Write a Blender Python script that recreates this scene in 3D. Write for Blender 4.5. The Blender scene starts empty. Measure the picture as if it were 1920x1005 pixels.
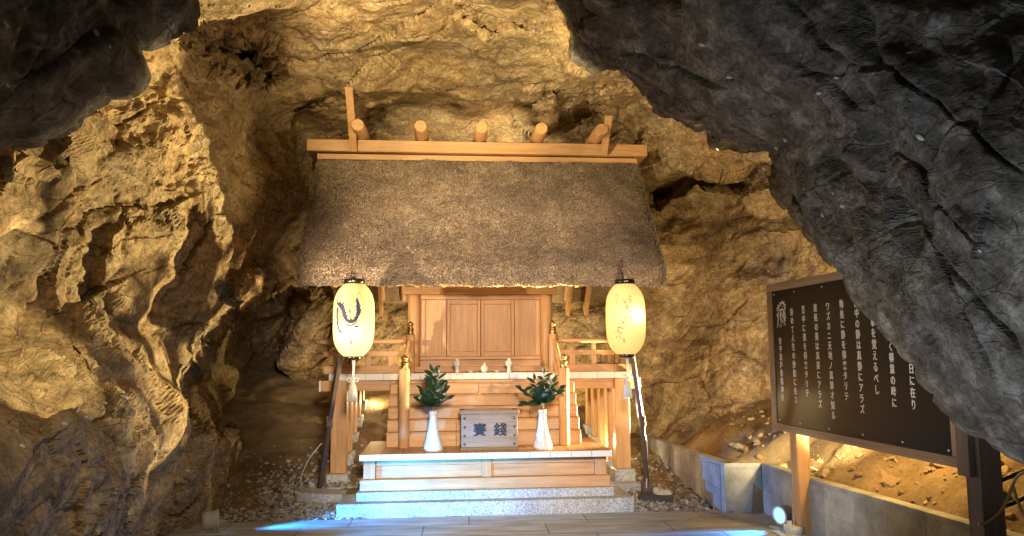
import bpy, bmesh, math, random
import numpy as np
from mathutils import Vector, Matrix
from mathutils.bvhtree import BVHTree

scn = bpy.context.scene
COL = scn.collection
PI = math.pi

# ------------------------------------------------------------------ camera
FPX, CAM = 1420.0, np.array([0.0, 0.0, 1.55])
YAW, PITCH, ROLL = math.radians(5.0), math.radians(6.44), math.radians(-0.42)
_f = np.array([math.sin(YAW)*math.cos(PITCH), math.cos(YAW)*math.cos(PITCH), math.sin(PITCH)])
_r0 = np.array([math.cos(YAW), -math.sin(YAW), 0.0]); _u0 = np.cross(_r0, _f)
_r = _r0*math.cos(ROLL) + _u0*math.sin(ROLL); _u = -_r0*math.sin(ROLL) + _u0*math.cos(ROLL)
cam_data = bpy.data.cameras.new("camera")
cam = bpy.data.objects.new("camera", cam_data); COL.objects.link(cam)
cam_data.sensor_width = 36.0; cam_data.lens = 36.0*FPX/1920.0
cam_data.clip_start = 0.05; cam_data.clip_end = 200
cam.matrix_world = Matrix(((_r[0], _u[0], -_f[0], CAM[0]), (_r[1], _u[1], -_f[1], CAM[1]),
                           (_r[2], _u[2], -_f[2], CAM[2]), (0, 0, 0, 1)))
scn.camera = cam

def ray(px, py): return FPX*_f + (px-960)*_r - (py-502.5)*_u
def aY(px, py, Y): r = ray(px, py); return CAM + r*(Y/r[1])
def aZ(px, py, Z): r = ray(px, py); return CAM + r*((Z-CAM[2])/r[2])

# ------------------------------------------------------------------ render, world, lights
scn.render.engine = 'CYCLES'
scn.cycles.use_denoising = True
scn.cycles.denoising_prefilter = 'NONE'
scn.cycles.max_bounces = 6
scn.cycles.diffuse_bounces = 3
scn.cycles.sample_clamp_indirect = 1.2
scn.cycles.caustics_reflective = False; scn.cycles.caustics_refractive = False
vs = scn.view_settings
vs.view_transform = 'Standard'; vs.look = 'None'; vs.gamma = 1.0; vs.use_curve_mapping = False
vs.exposure = 1.0

world = bpy.data.worlds.new("World"); scn.world = world; world.use_nodes = True
wt = world.node_tree; wt.nodes.clear()
sky = wt.nodes.new('ShaderNodeTexSky'); sky.sky_type = 'NISHITA'; sky.sun_disc = False
sky.sun_elevation = math.radians(18); sky.sun_rotation = math.radians(120)
bg = wt.nodes.new('ShaderNodeBackground'); bg.inputs[1].default_value = 0.02
wo = wt.nodes.new('ShaderNodeOutputWorld')
wt.links.new(sky.outputs[0], bg.inputs[0]); wt.links.new(bg.outputs[0], wo.inputs[0])

WARM = (1.0, 0.79, 0.38)
def spot(name, loc, target, power, color, size_deg, blend=0.3, radius=0.05):
    l = bpy.data.lights.new(name, 'SPOT'); l.energy = power; l.color = color
    l.spot_size = math.radians(size_deg); l.spot_blend = blend; l.shadow_soft_size = radius
    o = bpy.data.objects.new(name, l); COL.objects.link(o); o.location = loc
    o.rotation_euler = (Vector(target)-Vector(loc)).to_track_quat('-Z', 'Y').to_euler()
    return o
def point(name, loc, power, color, radius=0.05):
    l = bpy.data.lights.new(name, 'POINT'); l.energy = power; l.color = color; l.shadow_soft_size = radius
    o = bpy.data.objects.new(name, l); COL.objects.link(o); o.location = loc
    return o
# warm floodlights of the cave at estimated places, plus unseen fills added for brightness
WARMW = (1.0, 0.78, 0.48); COOL = (0.80, 0.90, 1.0)
RL = (2.55, 6.75, 3.45); LF = (-0.3, 1.6, 3.2)
spot("floodlight_left_wall", (3.1, 8.5, 0.72), (-2.9, 6.9, 2.7), 2100, WARM, 52, 0.4, 0.04)
spot("floodlight_left_upper", RL, (-2.75, 7.6, 3.9), 520, WARM, 26, 0.6, 0.06)
spot("floodlight_left_ledge", LF, (-2.85, 4.9, 1.40), 680, WARM, 18, 0.25, 0.05)
spot("fill_left_top", (-1.5, 4.6, 1.9), (-3.25, 5.2, 2.45), 60, WARM, 20, 0.4, 0.05)  # unseen spot hung in the open, added for one bright patch of wall
spot("floodlight_ceiling", (-1.2, 4.75, 3.95), (0.5, 9.3, 4.75), 330, (1.0, 0.80, 0.42), 66, 0.6, 0.06)
spot("floodlight_ceiling_right", (1.25, 6.4, 2.9), (0.2, 8.0, 5.0), 160, WARM, 80, 0.7, 0.06)
spot("floodlight_left_side", (-2.25, 5.9, 1.75), (0.6, 8.3, 2.6), 300, WARMW, 58, 0.5, 0.03)
spot("entrance_fill_shrine", (0.35, 0.6, 2.5), (0.41, 8.4, 1.50), 1080, (1.0, 0.80, 0.58), 38, 0.6, 0.3)  # added fill, no lamp here; stands in for entrance daylight on the shrine
spot("floodlight_behind_ridge", (0.45, 9.95, 3.95), (0.45, 10.8, 4.9), 55, (1.0, 0.80, 0.45), 140, 0.8, 0.10)
point("floodlight_behind_shrine", (0.45, 10.45, 1.1), 70, WARM, 0.06)
point("floodlight_behind_posts", (-0.95, 10.35, 0.95), 5, WARM, 0.06)
point("floodlight_under_deck", (1.74, 9.12, 0.5), 6, WARM, 0.04)
point("floodlight_slope", (3.45, 5.6, 1.35), 42, (1.0, 0.62, 0.18), 0.08)
point("floodlight_slope_near", (3.45, 4.45, 1.25), 34, (1.0, 0.62, 0.18), 0.08)
spot("floodlight_right_wall", (3.4, 6.0, 0.9), (3.4, 10.0, 2.0), 110, WARM, 110, 0.6, 0.06)
spot("sign_fill", (1.0, 2.8, 0.9), (2.95, 5.4, 1.45), 90, (1.0, 0.90, 0.72), 44, 0.8, 0.10)  # added unseen spot that brightens the lettering; the sign has no lamp
spot("entrance_fill_overhang", (0.6, 2.6, 0.15), (2.9, 3.6, 2.9), 70, COOL, 90, 0.8, 0.15)  # added cool fill on the overhang for light from the entrance; no lamp
spot("entrance_fill_wall", (-0.8, 3.0, 0.6), (2.9, 7.0, 0.25), 170, (0.80, 0.90, 1.0), 34, 0.6, 0.08)  # added cool fill to brighten the block wall; no lamp stands here
spot("blue_lamp_light_front", (-1.2, 5.6, 0.14), (-0.1, 7.55, 0.10), 400, (0.03, 0.38, 1.0), 44, 0.9, 0.05)
spot("entrance_fill", (0.3, 0.8, 2.8), (0.45, 6.6, -0.15), 420, (1.0, 0.95, 0.88), 34, 0.8, 0.3)  # added unseen neutral fill that lightens the paving
spot("entrance_fill_left", LF, (-2.4, 5.4, 0.7), 90, WARMW, 44, 0.8, 0.2)  # added unseen warm fill for the lower left rock

# ------------------------------------------------------------------ numpy noise
def _hash(ix, iy, iz, seed):
    h = (ix.astype(np.uint32)*np.uint32(374761393) + iy.astype(np.uint32)*np.uint32(668265263)
         + iz.astype(np.uint32)*np.uint32(2147483647) + np.uint32((seed*1274126177) & 0xffffffff))
    h = (h ^ (h >> np.uint32(13)))*np.uint32(1274126177)
    h = (h ^ (h >> np.uint32(16)))*np.uint32(2246822519)
    h ^= h >> np.uint32(15)
    return h
def _rnd(ix, iy, iz, seed): return _hash(ix, iy, iz, seed).astype(np.float64)/4294967295.0
def vnoise(P, seed=0):
    i = np.floor(P).astype(np.int64); f = P - i; w = f*f*f*(f*(f*6-15)+10)
    out = 0
    for dx in (0, 1):
        wx = w[:, 0] if dx else 1-w[:, 0]
        for dy in (0, 1):
            wy = w[:, 1] if dy else 1-w[:, 1]
            for dz in (0, 1):
                wz = w[:, 2] if dz else 1-w[:, 2]
                out = out + wx*wy*wz*_rnd(i[:, 0]+dx, i[:, 1]+dy, i[:, 2]+dz, seed)
    return out*2-1
def fbm(P, oct=4, seed=0, gain=0.5):
    a, s, out = 1.0, 1.0, 0
    for k in range(oct):
        out = out + a*vnoise(P*s + 17.3*k, seed+k); a *= gain; s *= 2.03
    return out
def ridged(P, oct=4, seed=0):
    a, s, out = 1.0, 1.0, 0
    for k in range(oct):
        out = out + a*(1-np.abs(vnoise(P*s + 9.1*k, seed+k))*2); a *= 0.5; s *= 2.1
    return out
def facet(P, seed, tilt=0.9, crack=0.0, cw=0.08, sharp=22.0):
    """broken rock: every Voronoi cell is a tilted flat facet, with a crack along its border"""
    n = len(P); i0 = np.floor(P).astype(np.int64)
    d1 = np.full(n, 1e9); d2 = np.full(n, 1e9); h = np.zeros(n); ws = np.full(n, 1e-30)
    for dx in (-1, 0, 1):
        for dy in (-1, 0, 1):
            for dz in (-1, 0, 1):
                ix, iy, iz = i0[:, 0]+dx, i0[:, 1]+dy, i0[:, 2]+dz
                q = np.stack([ix+_rnd(ix, iy, iz, seed), iy+_rnd(ix, iy, iz, seed+1), iz+_rnd(ix, iy, iz, seed+2)], 1)
                v = P-q; d = np.sqrt((v*v).sum(1))
                g = np.stack([_rnd(ix, iy, iz, seed+3), _rnd(ix, iy, iz, seed+4), _rnd(ix, iy, iz, seed+5)], 1)*2-1
                hh = ((_rnd(ix, iy, iz, seed+6)*2-1)*0.5 if tilt else 0.0) + tilt*(g*v).sum(1)
                w = np.exp(-sharp*d); h += w*hh; ws += w
                d2 = np.where(d < d1, d1, np.minimum(d2, d)); d1 = np.minimum(d, d1)
    h = h/ws
    e = d2-d1
    if crack: h = h - crack*np.exp(-(e/cw)**2)
    return h
BED = np.array([[0.86, 0.10, 0.50], [-0.25, 0.94, 0.24], [-0.45, -0.32, 0.83]])
BED /= np.linalg.norm(BED, axis=1)[:, None]
def slabs(P, seed, tilt=0.8, kap=0.75):
    """angular broken rock: continuous flat planes meeting in sharp creases (an upper and a lower envelope of tilted planes)"""
    out = 0
    for s0, sg in ((seed, 1.0), (seed+20, -1.0)):
        Pq = P+0.37*(sg < 0); i0 = np.floor(Pq).astype(np.int64); best = np.full(len(P), -1e9)
        for dx in (-1, 0, 1):
            for dy in (-1, 0, 1):
                for dz in (-1, 0, 1):
                    ix, iy, iz = i0[:, 0]+dx, i0[:, 1]+dy, i0[:, 2]+dz
                    v = Pq-np.stack([ix+_rnd(ix, iy, iz, s0), iy+_rnd(ix, iy, iz, s0+1), iz+_rnd(ix, iy, iz, s0+2)], 1)
                    hh = (_rnd(ix, iy, iz, s0+6)-0.5)*0.7-kap*(v*v).sum(1)
                    for k in range(3): hh += tilt*(_rnd(ix, iy, iz, s0+3+k)*2-1)*v[:, k]
                    best = np.maximum(best, hh)
        out = out+0.5*sg*best
    return out
def rock_disp(P, k=1.0, seed=0, B=BED, st=(1, 1, 1)):
    Q = P @ B.T; st = np.array(st)
    W = Q + 0.05*np.stack([fbm(P*1.7+3, 3, 40+seed), fbm(P*1.7+11, 3, 50+seed), fbm(P*1.7+23, 3, 60+seed)], 1)
    h = 0.46*slabs(W*np.array([0.62, 0.72, 1.1])*st, 100+seed)
    h = h + 0.21*slabs(W*np.array([1.5, 1.7, 2.8])*st, 200+seed, 0.9)
    m = np.clip(0.75+0.8*fbm(P*0.9+5, 2, 77+seed), 0.4, 1.15)
    h = h + 0.095*m*slabs(W*np.array([4.2, 4.6, 7.6])*st, 300+seed, 1.0)
    h = h + 0.038*m*slabs(W*np.array([11, 12, 19])*st, 350+seed, 1.0)
    # long cracks along the bedding
    h = h + facet(W*np.array([0.38, 0.85, 1.9])*st, 700+seed, 0.0, 0.06, 0.034)*np.clip(2.2*fbm(P*1.1+31, 3, 81+seed)+0.1, 0, 1)
    h = h + facet(W*np.array([1.6, 2.4, 3.6])*st, 730+seed, 0.0, 0.028, 0.04)*np.clip(2.5*fbm(P*1.5+57, 3, 85+seed)-0.25, 0, 1)
    h = h + 0.02*fbm(P*2.2, 3, 400+seed) + 0.004*fbm(P*18, 3, 600+seed)
    return h*k

# ------------------------------------------------------------------ materials
def nodes(m):
    m.use_nodes = True; t = m.node_tree; return t, t.nodes, t.links, t.nodes['Principled BSDF']
def simple(name, col, rough=0.6, metal=0.0, **kw):
    m = bpy.data.materials.new(name); t, N, L, b = nodes(m)
    b.inputs['Base Color'].default_value = (*col, 1); b.inputs['Roughness'].default_value = rough; b.inputs['Metallic'].default_value = metal
    for k, v in kw.items(): b.inputs[k.replace('_', ' ')].default_value = v
    no = N.new('ShaderNodeTexNoise'); no.inputs['Scale'].default_value = 60; no.inputs['Detail'].default_value = 4
    bu = N.new('ShaderNodeBump'); bu.inputs['Strength'].default_value = 0.08; bu.inputs['Distance'].default_value = 0.01
    tc = N.new('ShaderNodeTexCoord'); L.new(tc.outputs['Object'], no.inputs['Vector'])
    L.new(no.outputs['Fac'], bu.inputs['Height']); L.new(bu.outputs[0], b.inputs['Normal'])
    mx = N.new('ShaderNodeMixRGB'); mx.blend_type = 'MULTIPLY'; mx.inputs[0].default_value = 0.35
    mx.inputs[1].default_value = (*col, 1); L.new(no.outputs['Fac'], mx.inputs[2]); 
    hs = N.new('ShaderNodeBrightContrast'); hs.inputs['Bright'].default_value = 0.0
    L.new(mx.outputs[0], hs.inputs[0]); L.new(hs.outputs[0], b.inputs['Base Color'])
    return m
def ramp(N, stops):
    r = N.new('ShaderNodeValToRGB'); e = r.color_ramp.elements
    while len(e) < len(stops): e.new(0.5)
    for x, (p, c) in zip(e, stops): x.position = p; x.color = (*c, 1)
    return r
def noise(N, L, vec, scale, detail=6, rough=0.55, dist=0.0):
    n = N.new('ShaderNodeTexNoise'); n.inputs['Scale'].default_value = scale; n.inputs['Detail'].default_value = detail
    n.inputs['Roughness'].default_value = rough; n.inputs['Distortion'].default_value = dist
    L.new(vec, n.inputs['Vector']); return n
def mixc(N, L, fac, a, b, mode='MIX'):
    m = N.new('ShaderNodeMixRGB'); m.blend_type = mode
    for i, v in ((0, fac), (1, a), (2, b)):
        if isinstance(v, bpy.types.NodeSocket): L.new(v, m.inputs[i])
        elif i == 0: m.inputs[0].default_value = v
        else: m.inputs[i].default_value = (*v, 1)
    return m.outputs[0]
def mapping(N, L, vec, scale=(1, 1, 1), rot=(0, 0, 0)):
    mp = N.new('ShaderNodeMapping'); mp.inputs['Scale'].default_value = scale; mp.inputs['Rotation'].default_value = rot
    L.new(vec, mp.inputs['Vector']); return mp.outputs[0]

def rock_mat(name, c_lo, c_mid, c_hi, vein=0.3, rough=0.85, bump=1.0, tint=((0.74, 0.71, 0.66), (1.15, 1.0, 0.82))):
    m = bpy.data.materials.new(name); t, N, L, b = nodes(m)
    tc = N.new('ShaderNodeTexCoord'); v = tc.outputs['Object']
    bed = mapping(N, L, v, (1, 1, 1.6), (0.5, -0.45, 0.1))
    n1 = noise(N, L, v, 0.9, 6, 0.6, 0.0); n2 = noise(N, L, bed, 4.5, 9, 0.65, 0.0); n3 = noise(N, L, v, 26, 8, 0.7)
    r1 = ramp(N, [(0.30, c_lo), (0.5, c_mid), (0.68, c_hi)]); L.new(n2.outputs['Fac'], r1.inputs[0])
    r2 = ramp(N, [(0.38, tint[0]), (0.60, tint[1])]); L.new(n1.outputs['Fac'], r2.inputs[0])
    c = mixc(N, L, 0.8, r1.outputs[0], r2.outputs[0], 'MULTIPLY')
    r3 = ramp(N, [(0.34, (0.40, 0.38, 0.36)), (0.60, (1.35, 1.35, 1.35))]); L.new(n3.outputs['Fac'], r3.inputs[0])
    c = mixc(N, L, 0.75, c, r3.outputs[0], 'MULTIPLY')
    nv = noise(N, L, bed, 1.6, 3, 0.5, 0.3)
    rv = ramp(N, [(0.485, (0, 0, 0)), (0.5, (1, 1, 1)), (0.515, (0, 0, 0))]); L.new(nv.outputs['Fac'], rv.inputs[0])
    nm = noise(N, L, v, 0.7, 2); rm = ramp(N, [(0.48, (0, 0, 0)), (0.62, (1, 1, 1))]); L.new(nm.outputs['Fac'], rm.inputs[0])
    fv = N.new('ShaderNodeMath'); fv.operation = 'MULTIPLY'; L.new(rv.outputs[0], fv.inputs[0]); L.new(rm.outputs[0], fv.inputs[1])
    fv2 = N.new('ShaderNodeMath'); fv2.operation = 'MULTIPLY'; L.new(fv.outputs[0], fv2.inputs[0]); fv2.inputs[1].default_value = vein
    c = mixc(N, L, fv2.outputs[0], c, (0.62, 0.56, 0.46))
    # dark fracture lines, broken into short runs
    vf = N.new('ShaderNodeTexVoronoi'); vf.feature = 'DISTANCE_TO_EDGE'; vf.inputs['Scale'].default_value = 2.6
    L.new(mixc(N, L, 0.30, mapping(N, L, v, (0.8, 1.0, 2.2), (0.5, -0.45, 0.1)), noise(N, L, v, 2.5, 6).outputs['Color'], 'ADD'), vf.inputs['Vector'])
    rf = ramp(N, [(0.0, (0.85, 0.85, 0.85)), (0.022, (0, 0, 0))]); L.new(vf.outputs['Distance'], rf.inputs[0])
    nf = noise(N, L, v, 1.7, 3); rm2 = ramp(N, [(0.46, (0, 0, 0)), (0.56, (1, 1, 1))]); L.new(nf.outputs['Fac'], rm2.inputs[0])
    ff = N.new('ShaderNodeMath'); ff.operation = 'MULTIPLY'; L.new(rf.outputs[0], ff.inputs[0]); L.new(rm2.outputs[0], ff.inputs[1])
    c = mixc(N, L, ff.outputs[0], c, tuple(x*0.25 for x in c_lo))
    L.new(c, b.inputs['Base Color']); b.inputs['Roughness'].default_value = rough
    b.inputs['Specular IOR Level'].default_value = 0.3
    vo = N.new('ShaderNodeTexVoronoi'); vo.feature = 'DISTANCE_TO_EDGE'; vo.inputs['Scale'].default_value = 7
    wv = mixc(N, L, 0.12, bed, noise(N, L, v, 5, 4).outputs['Color'], 'ADD'); L.new(wv, vo.inputs['Vector'])
    rc = ramp(N, [(0.0, (0, 0, 0)), (0.05, (1, 1, 1))]); L.new(vo.outputs['Distance'], rc.inputs[0])
    b1 = N.new('ShaderNodeBump'); b1.inputs['Strength'].default_value = 0.35*bump; b1.inputs['Distance'].default_value = 0.02; L.new(rc.outputs[0], b1.inputs['Height'])
    b2 = N.new('ShaderNodeBump'); b2.inputs['Strength'].default_value = 0.5*bump; b2.inputs['Distance'].default_value = 0.05; L.new(n2.outputs['Fac'], b2.inputs['Height']); L.new(b1.outputs[0], b2.inputs['Normal'])
    b3 = N.new('ShaderNodeBump'); b3.inputs['Strength'].default_value = 0.8*bump; b3.inputs['Distance'].default_value = 0.012; L.new(n3.outputs['Fac'], b3.inputs['Height']); L.new(b2.outputs[0], b3.inputs['Normal'])
    L.new(b3.outputs[0], b.inputs['Normal'])
    return m

def wood_mat(name, axis, c1, c2, rough=0.5, knots=0.25, scale=1.0):
    m = bpy.data.materials.new(name); t, N, L, b = nodes(m)
    tc = N.new('ShaderNodeTexCoord'); oi = N.new('ShaderNodeObjectInfo'); geo = N.new('ShaderNodeNewGeometry')
    sc = [26*scale]*3; sc[axis] = 1.1*scale
    # every board (mesh island) gets its own offset and tone
    off = N.new('ShaderNodeVectorMath'); off.operation = 'SCALE'; off.inputs[0].default_value = (7.1, 3.3, 5.7); L.new(geo.outputs['Random Per Island'], off.inputs['Scale'])
    ad = N.new('ShaderNodeVectorMath'); ad.operation = 'ADD'; L.new(tc.outputs['Object'], ad.inputs[0]); L.new(off.outputs[0], ad.inputs[1])
    v = mapping(N, L, ad.outputs[0], sc)
    n1 = noise(N, L, v, 1.0, 6, 0.6, 0.6); n2 = noise(N, L, v, 4.0, 4, 0.6)
    n3 = noise(N, L, ad.outputs[0], 2.5, 4, 0.6)
    r1 = ramp(N, [(0.30, c2), (0.65, c1)]); L.new(n1.outputs['Fac'], r1.inputs[0])
    r2 = ramp(N, [(0.3, (0.82, 0.8, 0.78)), (0.7, (1.08, 1.08, 1.08))]); L.new(n2.outputs['Fac'], r2.inputs[0])
    c = mixc(N, L, 0.8, r1.outputs[0], r2.outputs[0], 'MULTIPLY')
    r3 = ramp(N, [(0.3, (0.72, 0.68, 0.66)), (0.6, (1.05, 1.05, 1.05))]); L.new(n3.outputs['Fac'], r3.inputs[0])
    c = mixc(N, L, knots*2, c, r3.outputs[0], 'MULTIPLY')
    r4 = ramp(N, [(0.0, (0.84, 0.82, 0.80)), (1.0, (1.1, 1.1, 1.1))]); L.new(geo.outputs['Random Per Island'], r4.inputs[0])
    c = mixc(N, L, 0.9, c, r4.outputs[0], 'MULTIPLY')
    L.new(c, b.inputs['Base Color']); b.inputs['Roughness'].default_value = rough
    bu = N.new('ShaderNodeBump'); bu.inputs['Strength'].default_value = 0.15; bu.inputs['Distance'].default_value = 0.005
    L.new(n1.outputs['Fac'], bu.inputs['Height']); L.new(bu.outputs[0], b.inputs['Normal'])
    return m
HINOKI = ((0.62, 0.37, 0.18), (0.46, 0.25, 0.11))
WX = wood_mat("cypress_wood_along", 0, *HINOKI); WY = wood_mat("cypress_wood_deep", 1, *HINOKI); WZ = wood_mat("cypress_wood_upright", 2, *HINOKI)
GX = wood_mat("weathered_wood_along", 0, (0.36, 0.25, 0.16), (0.20, 0.13, 0.08), 0.7, 0.3)
GY = wood_mat("weathered_wood_deep", 1, (0.42, 0.29, 0.18), (0.22, 0.14, 0.085), 0.7, 0.35, 0.8)
GZ = wood_mat("weathered_wood_upright", 2, (0.38, 0.25, 0.15), (0.2, 0.13, 0.08), 0.7, 0.3)
BX = wood_mat("grey_box_wood", 0, (0.37, 0.275, 0.185), (0.23, 0.165, 0.11), 0.7, 0.3)
DZ = wood_mat("dark_stained_wood", 2, (0.17, 0.115, 0.09), (0.09, 0.06, 0.05), 0.6, 0.3)

def granite():
    m = bpy.data.materials.new("granite"); t, N, L, b = nodes(m)
    tc = N.new('ShaderNodeTexCoord'); v = tc.outputs['Object']
    vo = N.new('ShaderNodeTexVoronoi'); vo.inputs['Scale'].default_value = 110; L.new(v, vo.inputs['Vector'])
    r = ramp(N, [(0.0, (0.20, 0.20, 0.20)), (0.25, (0.34, 0.34, 0.34)), (0.6, (0.46, 0.46, 0.45)), (1.0, (0.60, 0.60, 0.59))])
    sp = N.new('ShaderNodeSeparateColor'); L.new(vo.outputs['Color'], sp.inputs[0]); L.new(sp.outputs[0], r.inputs[0])
    n = noise(N, L, v, 3, 5); r2 = ramp(N, [(0.35, (0.75, 0.73, 0.7)), (0.6, (1, 1, 1))]); L.new(n.outputs['Fac'], r2.inputs[0])
    L.new(mixc(N, L, 0.8, r.outputs[0], r2.outputs[0], 'MULTIPLY'), b.inputs['Base Color']); b.inputs['Roughness'].default_value = 0.55
    return m
GRANITE = granite()

def paving():
    m = bpy.data.materials.new("paving_slabs"); t, N, L, b = nodes(m)
    tc = N.new('ShaderNodeTexCoord'); v = tc.outputs['Object']
    br = N.new('ShaderNodeTexBrick'); br.inputs['Scale'].default_value = 1.0; br.inputs['Mortar Size'].default_value = 0.006
    br.inputs['Brick Width'].default_value = 1.1; br.inputs['Row Height'].default_value = 0.42; br.offset = 0.37
    br.inputs['Color1'].default_value = (0.50, 0.52, 0.54, 1); br.inputs['Color2'].default_value = (0.41, 0.43, 0.45, 1); br.inputs['Mortar'].default_value = (0.17, 0.16, 0.15, 1)
    L.new(mapping(N, L, v, (1, 1, 1), (0, 0, 0.03)), br.inputs['Vector'])
    n1 = noise(N, L, mapping(N, L, v, (1.0, 5.0, 1)), 2.2, 8, 0.65, 0.5); r1 = ramp(N, [(0.36, (0.62, 0.59, 0.55)), (0.62, (1.2, 1.2, 1.18))]); L.new(n1.outputs['Fac'], r1.inputs[0])
    n2 = noise(N, L, v, 90, 4, 0.7); r2 = ramp(N, [(0.3, (0.65, 0.65, 0.65)), (0.7, (1.25, 1.25, 1.25))]); L.new(n2.outputs['Fac'], r2.inputs[0])
    c = mixc(N, L, 0.9, br.outputs['Color'], r1.outputs[0], 'MULTIPLY'); c = mixc(N, L, 0.8, c, r2.outputs[0], 'MULTIPLY')
    L.new(c, b.inputs['Base Color']); b.inputs['Roughness'].default_value = 0.6
    bu = N.new('ShaderNodeBump'); bu.inputs['Strength'].default_value = 0.3; bu.inputs['Distance'].default_value = 0.006
    inv = N.new('ShaderNodeMath'); inv.operation = 'SUBTRACT'; inv.inputs[0].default_value = 1; L.new(br.outputs['Fac'], inv.inputs[1])
    a = N.new('ShaderNodeMath'); a.operation = 'MULTIPLY_ADD'; L.new(n2.outputs['Fac'], a.inputs[0]); a.inputs[1].default_value = 0.25; L.new(inv.outputs[0], a.inputs[2])
    L.new(a.outputs[0], bu.inputs['Height']); L.new(bu.outputs[0], b.inputs['Normal'])
    return m

def soil(name, c1, c2):
    m = bpy.data.materials.new(name); t, N, L, b = nodes(m)
    tc = N.new('ShaderNodeTexCoord'); v = tc.outputs['Object']
    n1 = noise(N, L, v, 1.8, 8, 0.65); n2 = noise(N, L, v, 30, 8, 0.75)
    r1 = ramp(N, [(0.35, c1), (0.62, c2)]); L.new(n1.outputs['Fac'], r1.inputs[0])
    r2 = ramp(N, [(0.3, (0.55, 0.55, 0.55)), (0.7, (1.3, 1.3, 1.3))]); L.new(n2.outputs['Fac'], r2.inputs[0])
    L.new(mixc(N, L, 0.8, r1.outputs[0], r2.outputs[0], 'MULTIPLY'), b.inputs['Base Color']); b.inputs['Roughness'].default_value = 0.95
    bu = N.new('ShaderNodeBump'); bu.inputs['Strength'].default_value = 0.8; bu.inputs['Distance'].default_value = 0.02
    L.new(n2.outputs['Fac'], bu.inputs['Height']); L.new(bu.outputs[0], b.inputs['Normal'])
    return m

def stones_mat(name, stops):
    m = bpy.data.materials.new(name); t, N, L, b = nodes(m)
    geo = N.new('ShaderNodeNewGeometry'); r = ramp(N, stops); L.new(geo.outputs['Random Per Island'], r.inputs[0])
    tc = N.new('ShaderNodeTexCoord'); n = noise(N, L, tc.outputs['Object'], 70, 5, 0.7); r2 = ramp(N, [(0.3, (0.7, 0.68, 0.66)), (0.7, (1.15, 1.15, 1.15))]); L.new(n.outputs['Fac'], r2.inputs[0])
    L.new(mixc(N, L, 0.8, r.outputs[0], r2.outputs[0], 'MULTIPLY'), b.inputs['Base Color']); b.inputs['Roughness'].default_value = 0.75
    bu = N.new('ShaderNodeBump'); bu.inputs['Strength'].default_value = 0.4; bu.inputs['Distance'].default_value = 0.006
    L.new(n.outputs['Fac'], bu.inputs['Height']); L.new(bu.outputs[0], b.inputs['Normal'])
    return m

def block_mat():
    m = bpy.data.materials.new("concrete_block"); t, N, L, b = nodes(m)
    tc = N.new('ShaderNodeTexCoord'); v = tc.outputs['Object']; geo = N.new('ShaderNodeNewGeometry')
    n1 = noise(N, L, v, 4, 7, 0.65); r1 = ramp(N, [(0.35, (0.24, 0.24, 0.235)), (0.62, (0.44, 0.435, 0.42))]); L.new(n1.outputs['Fac'], r1.inputs[0])
    n2 = noise(N, L, v, 120, 4, 0.7); r2 = ramp(N, [(0.3, (0.72, 0.72, 0.72)), (0.7, (1.15, 1.15, 1.15))]); L.new(n2.outputs['Fac'], r2.inputs[0])
    r4 = ramp(N, [(0.0, (0.8, 0.8, 0.8)), (1.0, (1.12, 1.12, 1.12))]); L.new(geo.outputs['Random Per Island'], r4.inputs[0])
    c = mixc(N, L, 0.8, r1.outputs[0], r2.outputs[0], 'MULTIPLY'); c = mixc(N, L, 1.0, c, r4.outputs[0], 'MULTIPLY')
    L.new(c, b.inputs['Base Color']); b.inputs['Roughness'].default_value = 0.85
    bu = N.new('ShaderNodeBump'); bu.inputs['Strength'].default_value = 0.35; bu.inputs['Distance'].default_value = 0.004
    L.new(n2.outputs['Fac'], bu.inputs['Height']); L.new(bu.outputs[0], b.inputs['Normal'])
    return m

def straw_mat():
    m = bpy.data.materials.new("thatch_straw"); t, N, L, b = nodes(m)
    geo = N.new('ShaderNodeNewGeometry'); r = ramp(N, [(0.0, (0.14, 0.108, 0.083)), (0.4, (0.31, 0.245, 0.185)), (0.8, (0.46, 0.375, 0.295)), (1.0, (0.60, 0.51, 0.42))])
    L.new(geo.outputs['Random Per Island'], r.inputs[0])
    tc = N.new('ShaderNodeTexCoord'); n = noise(N, L, tc.outputs['Object'], 2.2, 6, 0.65); r2 = ramp(N, [(0.35, (0.7, 0.68, 0.66)), (0.65, (1.15, 1.12, 1.08))]); L.new(n.outputs['Fac'], r2.inputs[0])
    n3 = noise(N, L, tc.outputs['Object'], 95, 3, 0.7); r3 = ramp(N, [(0.38, (0.36, 0.34, 0.31)), (0.60, (1.45, 1.40, 1.34))]); L.new(n3.outputs['Fac'], r3.inputs[0])
    c = mixc(N, L, 0.9, r.outputs[0], r2.outputs[0], 'MULTIPLY')
    L.new(mixc(N, L, 1.0, c, r3.outputs[0], 'MULTIPLY'), b.inputs['Base Color']); b.inputs['Roughness'].default_value = 0.8
    return m

ROCK = rock_mat("cave_rock", (0.17, 0.125, 0.075), (0.32, 0.245, 0.15), (0.46, 0.37, 0.24), 0.35)
ROCK_GREY = rock_mat("grey_rock", (0.06, 0.054, 0.045), (0.15, 0.14, 0.125), (0.36, 0.355, 0.34), 0.3, 0.8, 1.2, ((0.55, 0.56, 0.58), (1.12, 1.08, 1.02)))
SOIL = soil("brown_earth", (0.17, 0.115, 0.06), (0.29, 0.20, 0.105))
PAVE = paving(); BLOCK = block_mat(); STRAW = straw_mat()
GRAVEL = stones_mat("gravel_stones", [(0.0, (0.12, 0.11, 0.10)), (0.35, (0.30, 0.27, 0.24)), (0.7, (0.45, 0.42, 0.38)), (1.0, (0.62, 0.6, 0.56))])
RUBBLE = stones_mat("ochre_rubble", [(0.0, (0.20, 0.13, 0.06)), (0.5, (0.34, 0.23, 0.11)), (1.0, (0.48, 0.36, 0.2))])
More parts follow.
